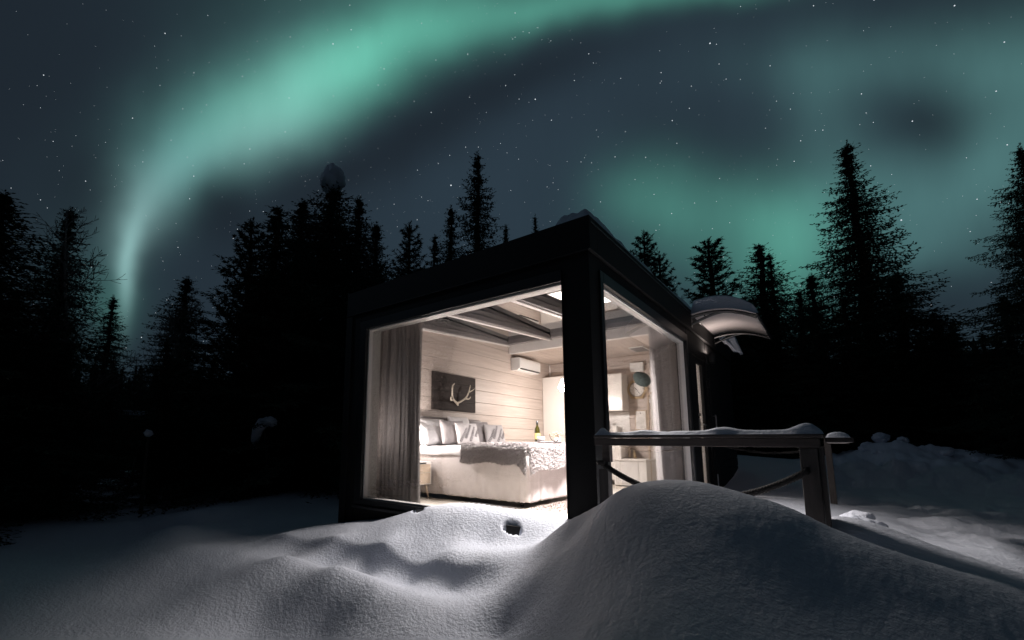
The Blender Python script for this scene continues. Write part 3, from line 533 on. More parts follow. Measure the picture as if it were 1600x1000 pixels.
# ------------------------------------------------------------------ inside the cabin
# bed: long side towards the big window, head against the plank wall
BX0, BX1, BY0, BY1 = -3.42, -1.40, 1.12, 2.90
bed = thing('bed', 'wide double bed with floor-length sand linen skirt, head against the plank wall', 'bed', ((BX0+BX1)/2, 2.0, 0))
box('base', MT['darkwood'], bed, BX0+.05, BX1-.06, BY0+.06, BY1-.06, .10, .30, .01)
for lx in (BX0+.15, BX1-.15):
    for ly in (BY0+.14, BY1-.14): MB().lathe([(.022, 0), (.03, .10)], 12, (lx, ly, 0)).build('leg', MT['darkwood'], bed)
mt = MB().box(BX0, BX1-.01, BY0+.01, BY1-.01, .30, .70).build('mattress', MT['linen'], bed, bevel=.05)
def skirt():
    # perimeter path foot side -> window side, with box pleats at the corners, wavy hem
    path = []
    def seg(a, b, n):
        for i in range(n): t = i/n; path.append((a[0]+(b[0]-a[0])*t, a[1]+(b[1]-a[1])*t))
    seg((BX0, BY1), (BX1, BY1), 60); seg((BX1, BY1), (BX1, BY0), 70); seg((BX1, BY0), (BX0, BY0), 110); path.append((BX0, BY0))
    rows = 26; vs = []
    for j in range(rows):
        t = j/(rows-1); z = .655*(1-t)+.07*t
        for i, (x, y) in enumerate(path):
            d = math.hypot(x-BX1, y-BY0); d2 = math.hypot(x-BX1, y-BY1)
            amp = t*(.003 if i >= 130 else .010)*math.sin(i*.55+2*nz1(i*.1, t, 1, 51)*6)*(nz1(i*.05, .3, 1, 52))+(nz1(i*.16, t*3.2, 1, 53)-.5)*.020*t
            ple = -.02*t*math.exp(-((d-.10)/.030)**2)-.03*t*math.exp(-((d-.34)/.03)**2)*(y > BY0+.01)+.008*t*math.exp(-((d-.02)/.05)**2)
            o = amp+ple+.02*t
            onside = i < 60 and (0, 1) or (i < 130 and (1, 0) or (0, -1))
            zz = z+(nz1(i*.3, 0, 1, 54)-.5)*.02*t+.006*math.sin(i*1.9)*(j == rows-1)
            vs.append((x+onside[0]*o, y+onside[1]*o, zz))
    n = len(path); fs = [(j*n+i, j*n+i+1, (j+1)*n+i+1, (j+1)*n+i) for j in range(rows-1) for i in range(n-1)]
    return MB().add(vs, fs)
sk_ = skirt().build('skirt', MT['skirt'], bed, smooth=True); sk_.modifiers.new('s', 'SOLIDIFY').thickness = .004
hb = MB()
hb.add(*(lambda prof: ([(x, y, z) for x in (-3.49, -3.43) for y, z in prof], [tuple(range(len(prof)-1, -1, -1)), tuple(range(len(prof), 2*len(prof)))]+[(i, (i+1) % len(prof), len(prof)+(i+1) % len(prof), len(prof)+i) for i in range(len(prof))]))(
    [(1.10, .2)]+[(1.10+.12*(1-math.cos(a)), 1.14+.10*math.sin(a)) for a in np.linspace(0, math.pi/2, 8)]+[(2.92-.12*(1-math.cos(a)), 1.14+.10*math.sin(a)) for a in np.linspace(math.pi/2, 0, 8)]+[(2.92, .2)]))
hb.build('headboard', MT['greycloth'], bed, bevel=.012)
# duvet, rounded and slightly rumpled
def duv(u, v):
    x = BX0+.02+(BX1-BX0-.02)*u; y = BY0-.03+(BY1-BY0+.06)*v
    e = min(1, min(v, 1-v)*9, (1-u)*12); z = .64+.135*math.sqrt(max(0, 1-(1-e)**2))+(nz1(x*2.2, y*2.2, 1.5, 61)-.5)*.035+(nz1(x, y, 7, 62)-.5)*.012
    return (x, y, z)
dv = MB().grid(duv, 90, 70).build('duvet', MT['linen'], smooth=True); dv.modifiers.new('s', 'SOLIDIFY').thickness = .02; tag(dv, 'plain white duvet spread over the bed', 'duvet')
# fur throw over the foot half, hanging over the window side and the foot
rng = random.Random(4)
TX0, TX1 = -2.44, -1.36
def throwpt(u, v):
    x = TX0+(TX1-TX0)*u+.03*math.sin(v*14)*(u < .02); s = -.235+v*2.2             # s: metres from the near edge, negative hangs down
    sag = .04*nz1(u*3, v*3, 1, 71)
    if s < 0: y = BY0-.055-.02*math.sin(u*9)*min(1, -s*6); z = .775+s-.015*math.sin(u*11)+(-.0 if u < .88 else -.14*(u-.88)/.12*min(1, -s*5))
    else: y = BY0-.055+s; z = .790-.02*max(0, 1-s*12)**2+(nz1(x*2.2, y*2.2, 1.5, 61)-.5)*.035
    if u > .93: z -= (u-.93)/.07*.03
    return Vector((x, y, z+sag*.5))
thr = MB(); thr.grid(lambda u, v: tuple(throwpt(u, v)), 50, 60)
# the flap hanging over the foot of the bed
def flap(u, v):
    y = BY0-.05+u*1.9; dz = v*(.26+.05*math.sin(u*7)+.09*math.exp(-(u/.07)**2)); return Vector((TX1+.025+.012*math.sin(u*20)+.02*v, y, .78-dz+.01*math.sin(u*11)))
thr.grid(lambda u, v: tuple(flap(u, v)), 50, 14)
def tufts(fn, n, area, nrm):
    for i in range(n):
        u, v = rng.random(), rng.random(); p = fn(u, v); nn = nrm(u, v)
        d = (nn+Vector((rng.gauss(0, .55), rng.gauss(0, .55), rng.gauss(-.35, .5)))).normalized(); L = rng.uniform(.018, .042); s = d.cross(Vector((rng.gauss(0, 1), rng.gauss(0, 1), rng.gauss(0, 1)))).normalized()*.004
        q = p+d*L+Vector((0, 0, -.008)); m_ = p+d*L*.5
        thr.add([p-s, p+s, m_+s*.9, q, m_-s*.9], [(0, 1, 2, 4), (4, 2, 3)])
tufts(throwpt, 26000, 1, lambda u, v: Vector((0, -1, .1)) if v < .107 else Vector((0, -.25, 1)))
tufts(lambda u, v: throwpt(u, v*.17), 16000, 1, lambda u, v: Vector((0, -1, .2)) if v < .62 else Vector((0, -.4, 1)))
tufts(flap, 12000, 1, lambda u, v: Vector((1, 0, .1)))
th = thr.build('fur_throw', MT['fur'], smooth=True); tag(th, 'shaggy grey-beige fur throw draped over the foot of the bed', 'throw')
# a corner of the throw droops down in front of the skirt
# pillows
def pillow_mesh(name, w, h, t, m, wr=.01, seed=0, n=28):
    vs = []; fs = []
    for sgn in (1, -1):
        for j in range(n):
            for i in range(n):
                u, v = i/(n-1)*2-1, j/(n-1)*2-1
                px_ = w/2*u*(1-.07*(1-abs(v))**1*(abs(u)**3)*1.0); pz_ = h/2*v*(1-.07*(1-abs(u))*(abs(v)**3))
                k = (max(0, 1-abs(u)**2.6)*max(0, 1-abs(v)**2.6))**.42
                th_ = sgn*(t/2*k)+(nz1(u*2+9, v*2+3, 1, seed)-.5)*wr*k*3
                vs.append((px_, th_, pz_+h/2))
    for s in (0, 1):
        b = s*n*n
        for j in range(n-1):
            for i in range(n-1):
                a = b+j*n+i; f = (a, a+1, a+n+1, a+n); fs.append(f[::-1] if s else f)
    mb = MB().add(vs, fs); me = mb.mesh(name, m, True)
    bm = bmesh.new(); bm.from_mesh(me); bmesh.ops.remove_doubles(bm, verts=bm.verts, dist=.0008); bmesh.ops.recalc_face_normals(bm, faces=bm.faces); bm.to_mesh(me); bm.free(); me.shade_smooth(); return me
def put_pillow(name, me, loc, rz, tilt, label, grp=None):
    o = mk(name, me); o.location = loc; o.rotation_euler = (R(tilt), 0, R(rz)); tag(o, label, 'cushion' if 'cushion' in name else 'pillow', grp); return o
pw = pillow_mesh('pillow', .62, .46, .20, MT['linen'], .012, 3); pw2 = pillow_mesh('pillow', .56, .50, .18, MT['linen'], .012, 5)
cg = pillow_mesh('cushion', .46, .40, .16, MT['greycloth'], .01, 7)
# local front (-y) is turned to face +x (rz = 90), leaning back
put_pillow('pillow', pw, (-3.27, 1.46, .78), 84, -22, 'large bright white pillow nearest the bedside lamp')
put_pillow('pillow', pw, (-3.20, 1.42, .78), 96, -38, 'white pillow lying low in front of the brightest one')
put_pillow('pillow', pw2, (-3.22, 2.12, .79), 92, -18, 'upright white pillow in the middle of the headboard')
put_pillow('pillow', pw, (-3.30, 2.60, .78), 88, -20, 'white pillow at the far side of the bed')
put_pillow('cushion', cg, (-3.00, 1.60, .79), 74, -16, 'plain grey cushion behind the nearer leaf-print cushion')
put_pillow('cushion', cg, (-2.98, 2.30, .79), 84, -12, 'plain grey cushion behind the farther leaf-print cushion')
def leaf_cushion(loc, rz, tilt, label, seed):
    me = pillow_mesh('cushion', .42, .36, .14, MT['printcloth'], .008, seed)
    o = put_pillow('leaf_cushion', me, loc, rz, tilt, label, 'leaf-print cushions on the bed')
    rn = random.Random(seed); mb = MB()
    def surf(u, v):
        k = (max(0, 1-abs(u)**2.6)*max(0, 1-abs(v)**2.6))**.42
        return Vector((.21*u, -(.07*k+.0035), .18*v+.18))
    for s in range(4):                                        # branches of dark leaves printed in three sprays
        u0, v0, a = (-.85+.42*s, -.8+.25*(s%2), R(58+rn.uniform(-8, 8)))
        for i in range(9):
            t = i/8; cu = u0+t*1.15*math.cos(a); cv = v0+t*1.35*math.sin(a)
            for sd in (-1, 1):
                b = a+sd*R(38); L = .20*(1-.4*t); wd = .042
                pts = []
                for q in range(6):
                    f = q/5; ww = wd*math.sin(math.pi*f)
                    for e in (-1, 1): pts.append((cu+L*f*math.cos(b)+e*ww*-math.sin(b), cv+L*f*math.sin(b)+e*ww*math.cos(b)))
                if all(abs(x) < .93 and abs(y) < .93 for x, y in pts):
                    mb.add([surf(x, y) for x, y in pts], [(2*q, 2*q+1, 2*q+3, 2*q+2) for q in range(5)])
    mb.build('leaf_print', MT['print'], o); return o
MT['printcloth'] = mat('print_cotton', (.40, .37, .365), .85)
MT['print'] = mat('charcoal_leaf_print', (.09, .08, .085), .85)
leaf_cushion((-2.80, 1.72, .79), 72, -18, 'leaf-print cushion standing nearest the window', 11)
leaf_cushion((-2.76, 2.42, .79), 74, -18, 'leaf-print cushion farther back on the bed, right of the other', 12)
# nightstand and its lamp, half hidden by the curtain
ns = thing('nightstand', 'small oak nightstand with two drawers on splayed legs beside the bed', 'nightstand', (-3.28, .88, 0))
MB().box(-3.47, -3.005, .70, 1.07, .205, .535).build('body', MT['white'], ns, bevel=.006)
dr = MB().box(-3.01, -2.998, .715, 1.045, .378, .50).build('drawer', MT['oak'], ns, bevel=.003)
dr = MB().box(-3.01, -2.998, .715, 1.045, .22, .372).build('drawer', MT['oak2'] if 'oak2' in MT else MT['oak'], ns, bevel=.003)
MB().box(-2.999, -2.997, .80, .95, .502, .525).build('finger_slot', MT['ink'], ns)
for lx in (-3.42, -3.06):
    for ly in (.75, 1.01): MB().tube([(lx, ly, .206), (lx+(.03 if lx > -3.3 else -.03), ly+(.03 if ly > .9 else -.03), 0)], [.019, .011], 10).build('leg', MT['oak'], ns, smooth=True)
lampt = thing('table_lamp', 'glowing bedside lamp on the nightstand, mostly hidden by the curtain', 'lamp', (-3.28, .86, .535))
MB().lathe([(.06, .536), (.065, .545), (.012, .56), (.012, .74)], 20, (-3.28, .86, 0)).build('base', MT['oak'], lampt, smooth=True)
MB().lathe([(.11, .72), (.075, .90)], 24, (-3.28, .86, 0), cap=False).build('shade', MT['shade'], lampt, smooth=True)
MB().lathe([(.001, .745), (.03, .76), (.038, .79), (.02, .825), (.001, .83)], 14, (-3.28, .86, 0)).build('bulb', MT['bulb'], lampt, smooth=True)
def plight(name, loc, w, r, col, parent):
    l = bpy.data.lights.new(name, 'POINT'); l.energy = w; l.shadow_soft_size = r; l.color = col; o = bpy.data.objects.new(name, l); COL.objects.link(o); o.location = loc; o.parent = parent
    if parent.get('_abs'): o.matrix_parent_inverse = Matrix.Translation(-Vector(parent.location))
    return o
plight('bulb_light', (-3.28, .86, .96), 95, .06, (1, .92, .87), lampt)
# picture board with a reindeer antler
pb = thing('picture_board', 'dark stained plank board hung on the wall above the pillows', 'picture', (-3.48, 2.15, 1.7))
for k in range(4): MB().box(-3.498, -3.470, 1.565, 2.757, 1.372+k*.163, 1.372+k*.163+.160).build('board', MT['darkwood'], pb, bevel=.002)
an = thing('antler', 'pale reindeer antler pair mounted on the dark wall board', 'antler', (-3.45, 2.15, 1.5))
def ant(pts, r0, r1):
    P_ = [Vector(p) for p in pts]; out = []; rad = []
    for i in range(len(P_)-1):
        p0, p1, p2, p3 = P_[max(i-1, 0)], P_[i], P_[i+1], P_[min(i+2, len(P_)-1)]
        for k in range(6):
            t = k/6; out.append(.5*((2*p1)+(p2-p0)*t+(2*p0-5*p1+4*p2-p3)*t*t+(3*p1-p0-3*p2+p3)*t**3))
    out.append(P_[-1]); rad = [r0+(r1-r0)*i/(len(out)-1) for i in range(len(out))]
    return out, rad
am = MB()
for pts, r0, r1 in (([(-3.45, 2.19, 1.515), (-3.42, 2.09, 1.545), (-3.38, 1.985, 1.60), (-3.36, 1.955, 1.70), (-3.37, 1.98, 1.80), (-3.39, 2.05, 1.845)], .020, .008),
                    ([(-3.45, 2.19, 1.515), (-3.42, 2.29, 1.56), (-3.38, 2.37, 1.63), (-3.36, 2.41, 1.72), (-3.37, 2.46, 1.81), (-3.39, 2.50, 1.86)], .020, .006),
                    ([(-3.36, 2.415, 1.72), (-3.34, 2.50, 1.765), (-3.34, 2.56, 1.80)], .012, .004), ([(-3.39, 2.34, 1.60), (-3.36, 2.42, 1.60), (-3.35, 2.45, 1.64)], .013, .006),
                    ([(-3.40, 2.04, 1.565), (-3.38, 1.95, 1.545), (-3.37, 1.93, 1.60)], .018, .008), ([(-3.45, 2.19, 1.51), (-3.44, 2.21, 1.47)], .022, .012), ([(-3.36, 1.955, 1.70), (-3.35, 1.93, 1.75)], .010, .005)):
    am.tube(*ant(pts, r0, r1), 9)
am.build('horn', MT['antler'], an, smooth=True); box('mount', MT['ink'], an, -3.469, -3.455, 2.16, 2.22, 1.49, 1.54, .003)
# air conditioner
ac = thing('air_conditioner', 'white wall-mounted air conditioner high in the corner by the ceiling beam', 'air conditioner', (-3.4, 4.45, 2.4))
prof = [(-3.498, 2.345), (-3.33, 2.345), (-3.275, 2.385), (-3.268, 2.58), (-3.29, 2.61), (-3.498, 2.61)]
n = len(prof); MB().add([(x, y, z) for y in (4.03, 4.89) for x, z in prof], [tuple(range(n)), tuple(range(2*n-1, n-1, -1))]+[(i, n+i, n+(i+1) % n, (i+1) % n) for i in range(n)]).build('housing', MT['plastic'], ac, bevel=.008)
MB().box(-3.34, -3.262, 4.07, 4.85, 2.362, 2.380).build('louvre', MT['ink'], ac); MB().box(-3.271, -3.264, 4.06, 4.86, 2.392, 2.57).build('front_panel', MT['plastic'], ac, bevel=.004)
# front curtain with deep folds
def curtain(name, label, mtl, a, b, zb, zt, fold, amp, axis, off, seed, cat='curtain'):
    nn = int(fold*14); rn = random.Random(seed); ph = [0]
    for i in range(nn): ph.append(ph[-1]+2*math.pi/14*rn.uniform(.90, 1.10))
    nv = 30
    def f(u, v):
        i = min(nn, int(round(u*nn))); w_ = math.sin(ph[i]); z = zb+(zt-zb)*v
        A = amp*(.55+.45*(1-v))*(1+.25*math.sin(ph[i]*.31+seed)); s = off+A*w_+.012*math.sin(ph[i]*.5+v*3)
        p = a+(b-a)*u+.018*math.cos(ph[i])*(1-.3*v)+.01*math.sin(v*4+u*9)
        top = .012*math.sin(ph[i]*1.0)*(v > .99)
        return (p, s, z+top) if axis == 'x' else (s, p, z+top)
    o = MB().grid(f, nn+1, nv).build(name, mtl, smooth=True); tag(o, label, cat); return o
curtain('curtain', 'taupe floor-length curtain drawn to the left side of the big window', MT['curtain'], -3.44, -2.545, .03, 2.50, 11, .048, 'x', .345, 3)
cr_ = MB().box(-3.47, -.30, .31, .38, 2.515, 2.545).build('curtain_rail', MT['white'], cabin, bevel=.003)
curtain('curtain', 'grey curtain gathered behind the rear end of the side window', MT['curtain2'], 2.66, 4.55, .02, 2.50, 17, .045, 'y', -.25, 8)
# kitchen along the back wall
kt = thing('tall_cabinet', 'tall white fridge cabinet at the left end of the kitchen', 'cabinet', (-3.0, 5.56, 0))
MB().box(-3.495, -2.42, 5.385, 5.742, .02, 2.34).build('carcass', MT['cabinet'], kt, bevel=.003)
MB().box(-3.49, -2.425, 5.364, 5.383, .995, 2.335).build('door', MT['cabinet'], kt, bevel=.003); MB().box(-3.49, -2.425, 5.364, 5.383, .03, .985).build('door', MT['cabinet'], kt, bevel=.003)
uc = thing('wall_cabinet', 'white wall cabinet above the sink, pendant lamp mirrored in its door', 'cabinet', (-2.0, 5.56, 1.5))
MB().box(-2.41, -1.645, 5.385, 5.742, 1.50, 2.28).build('carcass', MT['cabinet'], uc, bevel=.003)
MB().box(-2.405, -2.03, 5.364, 5.383, 1.50, 2.28).build('door', MT['cabinet'], uc, bevel=.003); MB().box(-2.024, -1.648, 5.364, 5.383, 1.50, 2.28).build('door', MT['cabinet'], uc, bevel=.003)
kc = thing('kitchen_counter', 'white kitchen counter with a chrome tap below the wall cabinet', 'counter', (-2.0, 5.4, 0))
MB().box(-2.41, -1.66, 5.20, 5.742, .1, .87).build('carcass', MT['cabinet'], kc, bevel=.003); MB().box(-2.41, -1.645, 5.17, 5.742, .872, .90).build('worktop', MT['white'], kc, bevel=.003)
MB().box(-2.41, -1.645, 5.736, 5.743, .902, 1.49).build('splashback', MT['tile'], kc)
tp = MB().tube([(-2.02, 5.60, .90), (-2.02, 5.60, 1.24)], .016, 10); tp.tube([(-2.02, 5.60, 1.22), (-2.02, 5.59, 1.30), (-2.02, 5.52, 1.335), (-2.02, 5.42, 1.325), (-2.02, 5.40, 1.25)], .012, 10); tp.tube([(-2.02, 5.60, .97), (-1.95, 5.60, 1.02)], .008, 8)
tp.build('tap', MT['steel'], kc, smooth=True)
pr = thing('paper_roll', 'white paper roll on its stand beside the tap', 'paper roll', (-1.92, 5.62, .9)); MB().lathe([(.055, .915), (.055, 1.20)], 20, (-1.90, 5.60, 0)).build('roll', MT['paper'], pr, smooth=False); MB().lathe([(.07, .902), (.07, .914), (.008, .915), (.008, 1.23)], 16, (-1.90, 5.60, 0)).build('stand', MT['steel'], pr)
lc = thing('low_chest', 'low white bench chest under the notice, right of the kitchen', 'chest', (-1.45, 5.3, 0))
MB().box(-1.75, -1.13, 5.02, 5.66, .02, .49).build('body', MT['white'], lc, bevel=.004); MB().box(-1.77, -1.12, 5.0, 5.68, .492, .525).build('lid', MT['white'], lc, bevel=.005); MB().box(-1.71, -1.28, 5.006, 5.019, .06, .46).build('front_panel', MT['offwhite'], lc, bevel=.003)
for i, (bx_, hh, mm_, lb) in enumerate(((-1.60, .24, 'oak', 'taller amber bottle on the low white chest'), (-1.50, .17, 'clockrim', 'shorter amber jar on the low white chest'))):
    o = MB().lathe([(.028, 0), (.03, .01), (.03, hh*.6), (.012, hh*.75), (.012, hh)], 16).build('bottle', MT[mm_], smooth=True, loc=(bx_, 5.5, .527)); tag(o, lb, 'bottle')
# hexagonal wall clock
ck = thing('wall_clock', 'hexagonal wicker-rimmed wall clock with white face on the back wall', 'clock', (-1.455, 5.72, 1.955))
def hexr(r0, r1, y0, y1):
    vs = []; 
    for y in (y0, y1):
        for r in (r0, r1): vs += [(-1.455+r*math.cos(k*math.pi/3), y, 1.955+r*math.sin(k*math.pi/3)) for k in range(6)]
    fs = []
    for k in range(6):
        j = (k+1) % 6; fs += [(k, j, 6+j, 6+k), (12+k, 18+k, 18+j, 12+j), (k, 12+k, 12+j, j), (6+k, 6+j, 18+j, 18+k)]
    return vs, fs
MB().add(*hexr(.175, .22, 5.69, 5.743)).build('rim', MT['clockrim'], ck, bevel=.004); MB().add(*hexr(.20, .235, 5.715, 5.744)).build('outer_rim', MT['oak'], ck, bevel=.003)
def disc(r, y, r2=0, z0=0):
    return MB().tube([(-1.455, y, 1.955), (-1.455, y+.012, 1.955)], r, 40)
disc(.155, 5.712).build('bezel', MT['rail_grey'], ck); fc = disc(.140, 5.705).build('face', MT['paper'], ck)
tk = MB()
for k in range(12):
    a = k*math.pi/6; mtx = Matrix.Translation((-1.455, 5.7035, 1.955)) @ Matrix.Rotation(a, 4, 'Y'); tk.box(-.003, .003, -.001, .001, .105, .128, mtx)
tk.build('hour_marks', MT['ink'], fc)
for a, L, w_ in ((R(150), .10, .004), (R(-52), .07, .006)):
    MB().box(-w_, w_, -.001, .001, -.015, L, Matrix.Translation((-1.455, 5.7015, 1.955)) @ Matrix.Rotation(a, 4, 'Y')).build('hand', MT['ink'], fc)
# framed notice
nt_ = thing('framed_notice', 'small framed sheet of printed house notes under the clock', 'notice', (-1.405, 5.72, 1.3))
MB().box(-1.525, -1.285, 5.715, 5.743, 1.10, 1.515).build('frame', MT['oak'], nt_, bevel=.004); sh_ = MB().box(-1.505, -1.305, 5.711, 5.716, 1.12, 1.495).build('sheet', MT['paper'], nt_)
ln = MB(); rn = random.Random(5)
for k in range(9): ln.box(-1.49, -1.49+rn.uniform(.10, .165), 5.7095, 5.7108, 1.36-k*.025, 1.363-k*.025)
ln.tube([(-1.405, 5.7108, 1.45), (-1.405, 5.7095, 1.45)], .014, 12); ln.build('printed_lines', MT['rail_grey'], sh_)
# coat rack made from a slim trunk, with a knitted hat
cr0 = thing('coat_rack', 'slender natural-wood coat stand with peg branches by the bathroom door', 'coat rack', (-1.13, 5.3, 0))
MB().tube([(-1.15, 5.3, .02), (-1.14, 5.3, .6), (-1.13, 5.31, 1.3), (-1.11, 5.3, 1.7), (-1.12, 5.3, 2.08)], [.026, .023, .020, .018, .013], 10).build('trunk', MT['oak'], cr0, smooth=True)
for a in (((-1.115, 5.3, 1.78), (-1.04, 5.28, 1.82), (-.98, 5.26, 1.87)), ((-1.115, 5.3, 1.80), (-1.17, 5.29, 1.86), (-1.20, 5.28, 1.92)), ((-1.11, 5.3, 1.70), (-1.06, 5.26, 1.74)), ((-1.12, 5.3, 2.0), (-1.17, 5.28, 2.08))):
    MB().tube(list(a), [.011]*(len(a)-1)+[.006], 8).build('peg', MT['oak'], cr0, smooth=True)
MB().lathe([(.19, 0), (.19, .02), (.03, .035)], 20, (-1.15, 5.3, 0)).build('base', MT['oak'], cr0)
ht_ = MB()
vs = []
for j in range(15):
    for i in range(40):
        t = j/14; a = i/40*2*math.pi; r = .145*math.sin(math.pi*(.12+.80*t))**.7*(1+.05*math.sin(a*14)); vs.append((r*math.cos(a), r*.9*math.sin(a), .29*t))
fs = [(j*40+i, j*40+(i+1) % 40, (j+1)*40+(i+1) % 40, (j+1)*40+i) for j in range(14) for i in range(40)]+[tuple(range(39, -1, -1)), tuple(range(14*40, 15*40))]
h_ = MB().add(vs, fs).build('knitted_hat', MT['hat'], smooth=True, loc=(-1.07, 5.26, 1.99)); h_.rotation_euler = (0, R(-50), 0); h_.scale = (.92, .9, 1.2); tag(h_, 'bulky dark teal knitted hat hung on top of the coat stand', 'hat')
# pendant lamp over the kitchen end
pl = thing('pendant_lamp', 'brightly lit faceted pendant lamp hung on splayed cords behind the corner post', 'lamp', (-2.28, 4.07, 2.69))
MB().lathe([(.035, 2.10), (.10, 2.05), (.17, 1.92), (.12, 1.82)], 6, (-2.28, 4.10, 0), cap=False).build('shade', MT['shade'], pl)
for k in range(3):
    a = k*2*math.pi/3; MB().tube([(-2.28+.1*math.cos(a), 4.10+.1*math.sin(a), 2.05), (-2.28, 4.10, 2.42)], .003, 5).build('cord', MT['oak'], pl)
MB().tube([(-2.28, 4.10, 2.42), (-2.28, 4.10, 2.69)], .004, 6).build('cord', MT['white'], pl); MB().lathe([(.05, 2.665), (.05, 2.689)], 18, (-2.28, 4.10, 0)).build('ceiling_rose', MT['white'], pl)
MB().lathe([(.001, 1.87), (.045, 1.89), (.06, 1.94), (.045, 1.99), (.001, 2.01)], 16, (-2.28, 4.10, 0)).build('bulb', MT['bulb'], pl, smooth=True)
plight('bulb_light', (-2.28, 4.10, 1.79), 145, .09, (1, .91, .85), pl)
# lit panel in the front ceiling
cp = thing('ceiling_light', 'flat white lit ceiling panel in the skylight bay nearest the glass corner', 'lamp', (-.75, 1.5, 2.75))
def cpz(y): return 2.60+.06*y+.03
MB().add([(x, y, cpz(y)+dz) for dz in (0, .03) for y in (1.02, 2.0) for x in (-1.0, -.45)], BF).build('housing', MT['white'], cp, bevel=.004)
MB().add([(x, y, cpz(y)-dz) for dz in (.006, .001) for y in (1.05, 1.97) for x in (-.97, -.48)], BF).build('diffuser', MT['panel'], cp)
al = bpy.data.lights.new('panel_light', 'AREA'); al.shape = 'RECTANGLE'; al.size = .45; al.size_y = .85; al.spread = R(122); al.energy = 285; al.color = (1, .94, .91)
ao = bpy.data.objects.new('panel_light', al); COL.objects.link(ao); ao.parent = cp; ao.matrix_parent_inverse = Matrix.Translation(-Vector(cp.location)); ao.location = (-.725, 1.50, 2.66); ao.rotation_euler = (0, 0, 0)
# things on the bed
tr = thing('tray', 'round grey tray standing on the fur throw', 'tray', (-1.75, 2.05, .8))
MB().lathe([(.001, .815), (.19, .815), (.20, .84), (.19, .845), (.183, .825), (.001, .825)], 28, (-1.62, 2.12, 0)).build('plate', MT['greycloth'], tr, smooth=False)
bt = MB().lathe([(.001, 0), (.040, .0), (.042, .01), (.042, .17), (.036, .205), (.016, .245), (.0145, .31), (.016, .312), (.016, .325), (.001, .325)], 24).build('wine_bottle', MT['bottle'], smooth=True, loc=(-1.76, 2.05, .826)); tag(bt, 'green wine bottle with gold label standing on the bed tray', 'bottle')
MB().lathe([(.0425, .05), (.0428, .06), (.0428, .13), (.0425, .14)], 24, cap=False).build('label_band', MT['label'], bt); MB().lathe([(.0155, .265), (.0168, .27), (.0168, .326), (.001, .327)], 20).build('foil', MT['metal'], bt, smooth=True)
gc = MB().lathe([(.05, 0), (.058, .09), (.054, .09), (.047, .008)], 20).build('stone_cup', MT['greycloth'], smooth=True, loc=(-1.66, 1.98, .826)); tag(gc, 'low grey cup in front of the wine bottle', 'cup')
vz = thing('dried_bouquet', 'dried flower sprigs in a low pot at the right end of the tray', 'bouquet', (-1.52, 2.2, .82))
MB().lathe([(.035, .826), (.05, .86), (.045, .90)], 18, (-1.50, 2.18, 0)).build('pot', MT['white'], vz, smooth=True)
rn = random.Random(9); st = MB(); bl = MB()
for k in range(26):
    a = rn.uniform(0, 6.28); r = rn.uniform(.02, .13); p = (-1.50+r*math.cos(a), 2.18+r*math.sin(a), rn.uniform(.90, 1.0)); st.tube([(-1.50, 2.18, .89), p], .0015, 4)
    bl.lathe([(.001, -.012), (.014, 0), (.001, .012)], 6, p)
st.build('stems', MT['oak'], vz); bl.build('flowers', MT['dried'], vz)
hz = MB().tube(*ant([(-1.40, 1.95, .83), (-1.38, 1.99, .90), (-1.42, 2.02, .96)], .009, .003), 6); hz.tube(*ant([(-1.40, 1.95, .83), (-1.46, 1.93, .87), (-1.50, 1.94, .93)], .009, .003), 6)
tag(hz.build('antler_tine', MT['darkwood'], smooth=True), 'small dark antler piece lying by the dried flowers', 'antler')
# rug
def rugp(u, v): return (-1.35+1.0*u, 1.10+1.9*v, .004+.02*nz1(u*30, v*30, 1, 81)*min(1, 20*min(u, 1-u, v, 1-v)))
rg = MB().grid(rugp, 90, 120); rn = random.Random(3)
for i in range(7000):
    u, v = rn.random(), rn.random(); p = Vector(rugp(u, v)); d = Vector((rn.gauss(0, .5), rn.gauss(0, .5), 1)).normalized()*rn.uniform(.015, .035); s = Vector((rn.gauss(0, 1), rn.gauss(0, 1), 0)).normalized()*.004; rg.add([p-s, p+s, p+d], [(0, 1, 2)])
tag(rg.build('rug', MT['rug'], smooth=True), 'shaggy beige rug at the foot of the bed', 'rug')

# ------------------------------------------------------------------ forest
_lr = random.Random(1); _jit = [Vector((_lr.gauss(0, .9), _lr.gauss(0, .9), _lr.gauss(0, .4))) for _ in range(12)]
def leafquad(V, F, p, d, L, w, up):
    up = up+_jit[len(V)//5 % 12]; s = d.cross(up); s = s.normalized()*w if s.length > 1e-6 else Vector((w, 0, 0)); k = len(V)
    V.append(p-s*.35); V.append(p+s*.35); V.append(p+d*L*.55+s); V.append(p+d*L); V.append(p+d*L*.55-s)
    F.append((k, k+1, k+2, k+3, k+4))
def kites(P0, D0, L, W, rs):
    """numpy: one kite-shaped spray per row"""
    J = rs.normal(size=P0.shape); S = np.cross(D0, J); S /= np.linalg.norm(S, axis=1, keepdims=True)+1e-9; S *= W[:, None]; L = L[:, None]
    V = np.stack([P0, P0+D0*L*.45+S, P0+D0*L, P0+D0*L*.45-S], 1).reshape(-1, 3); return V
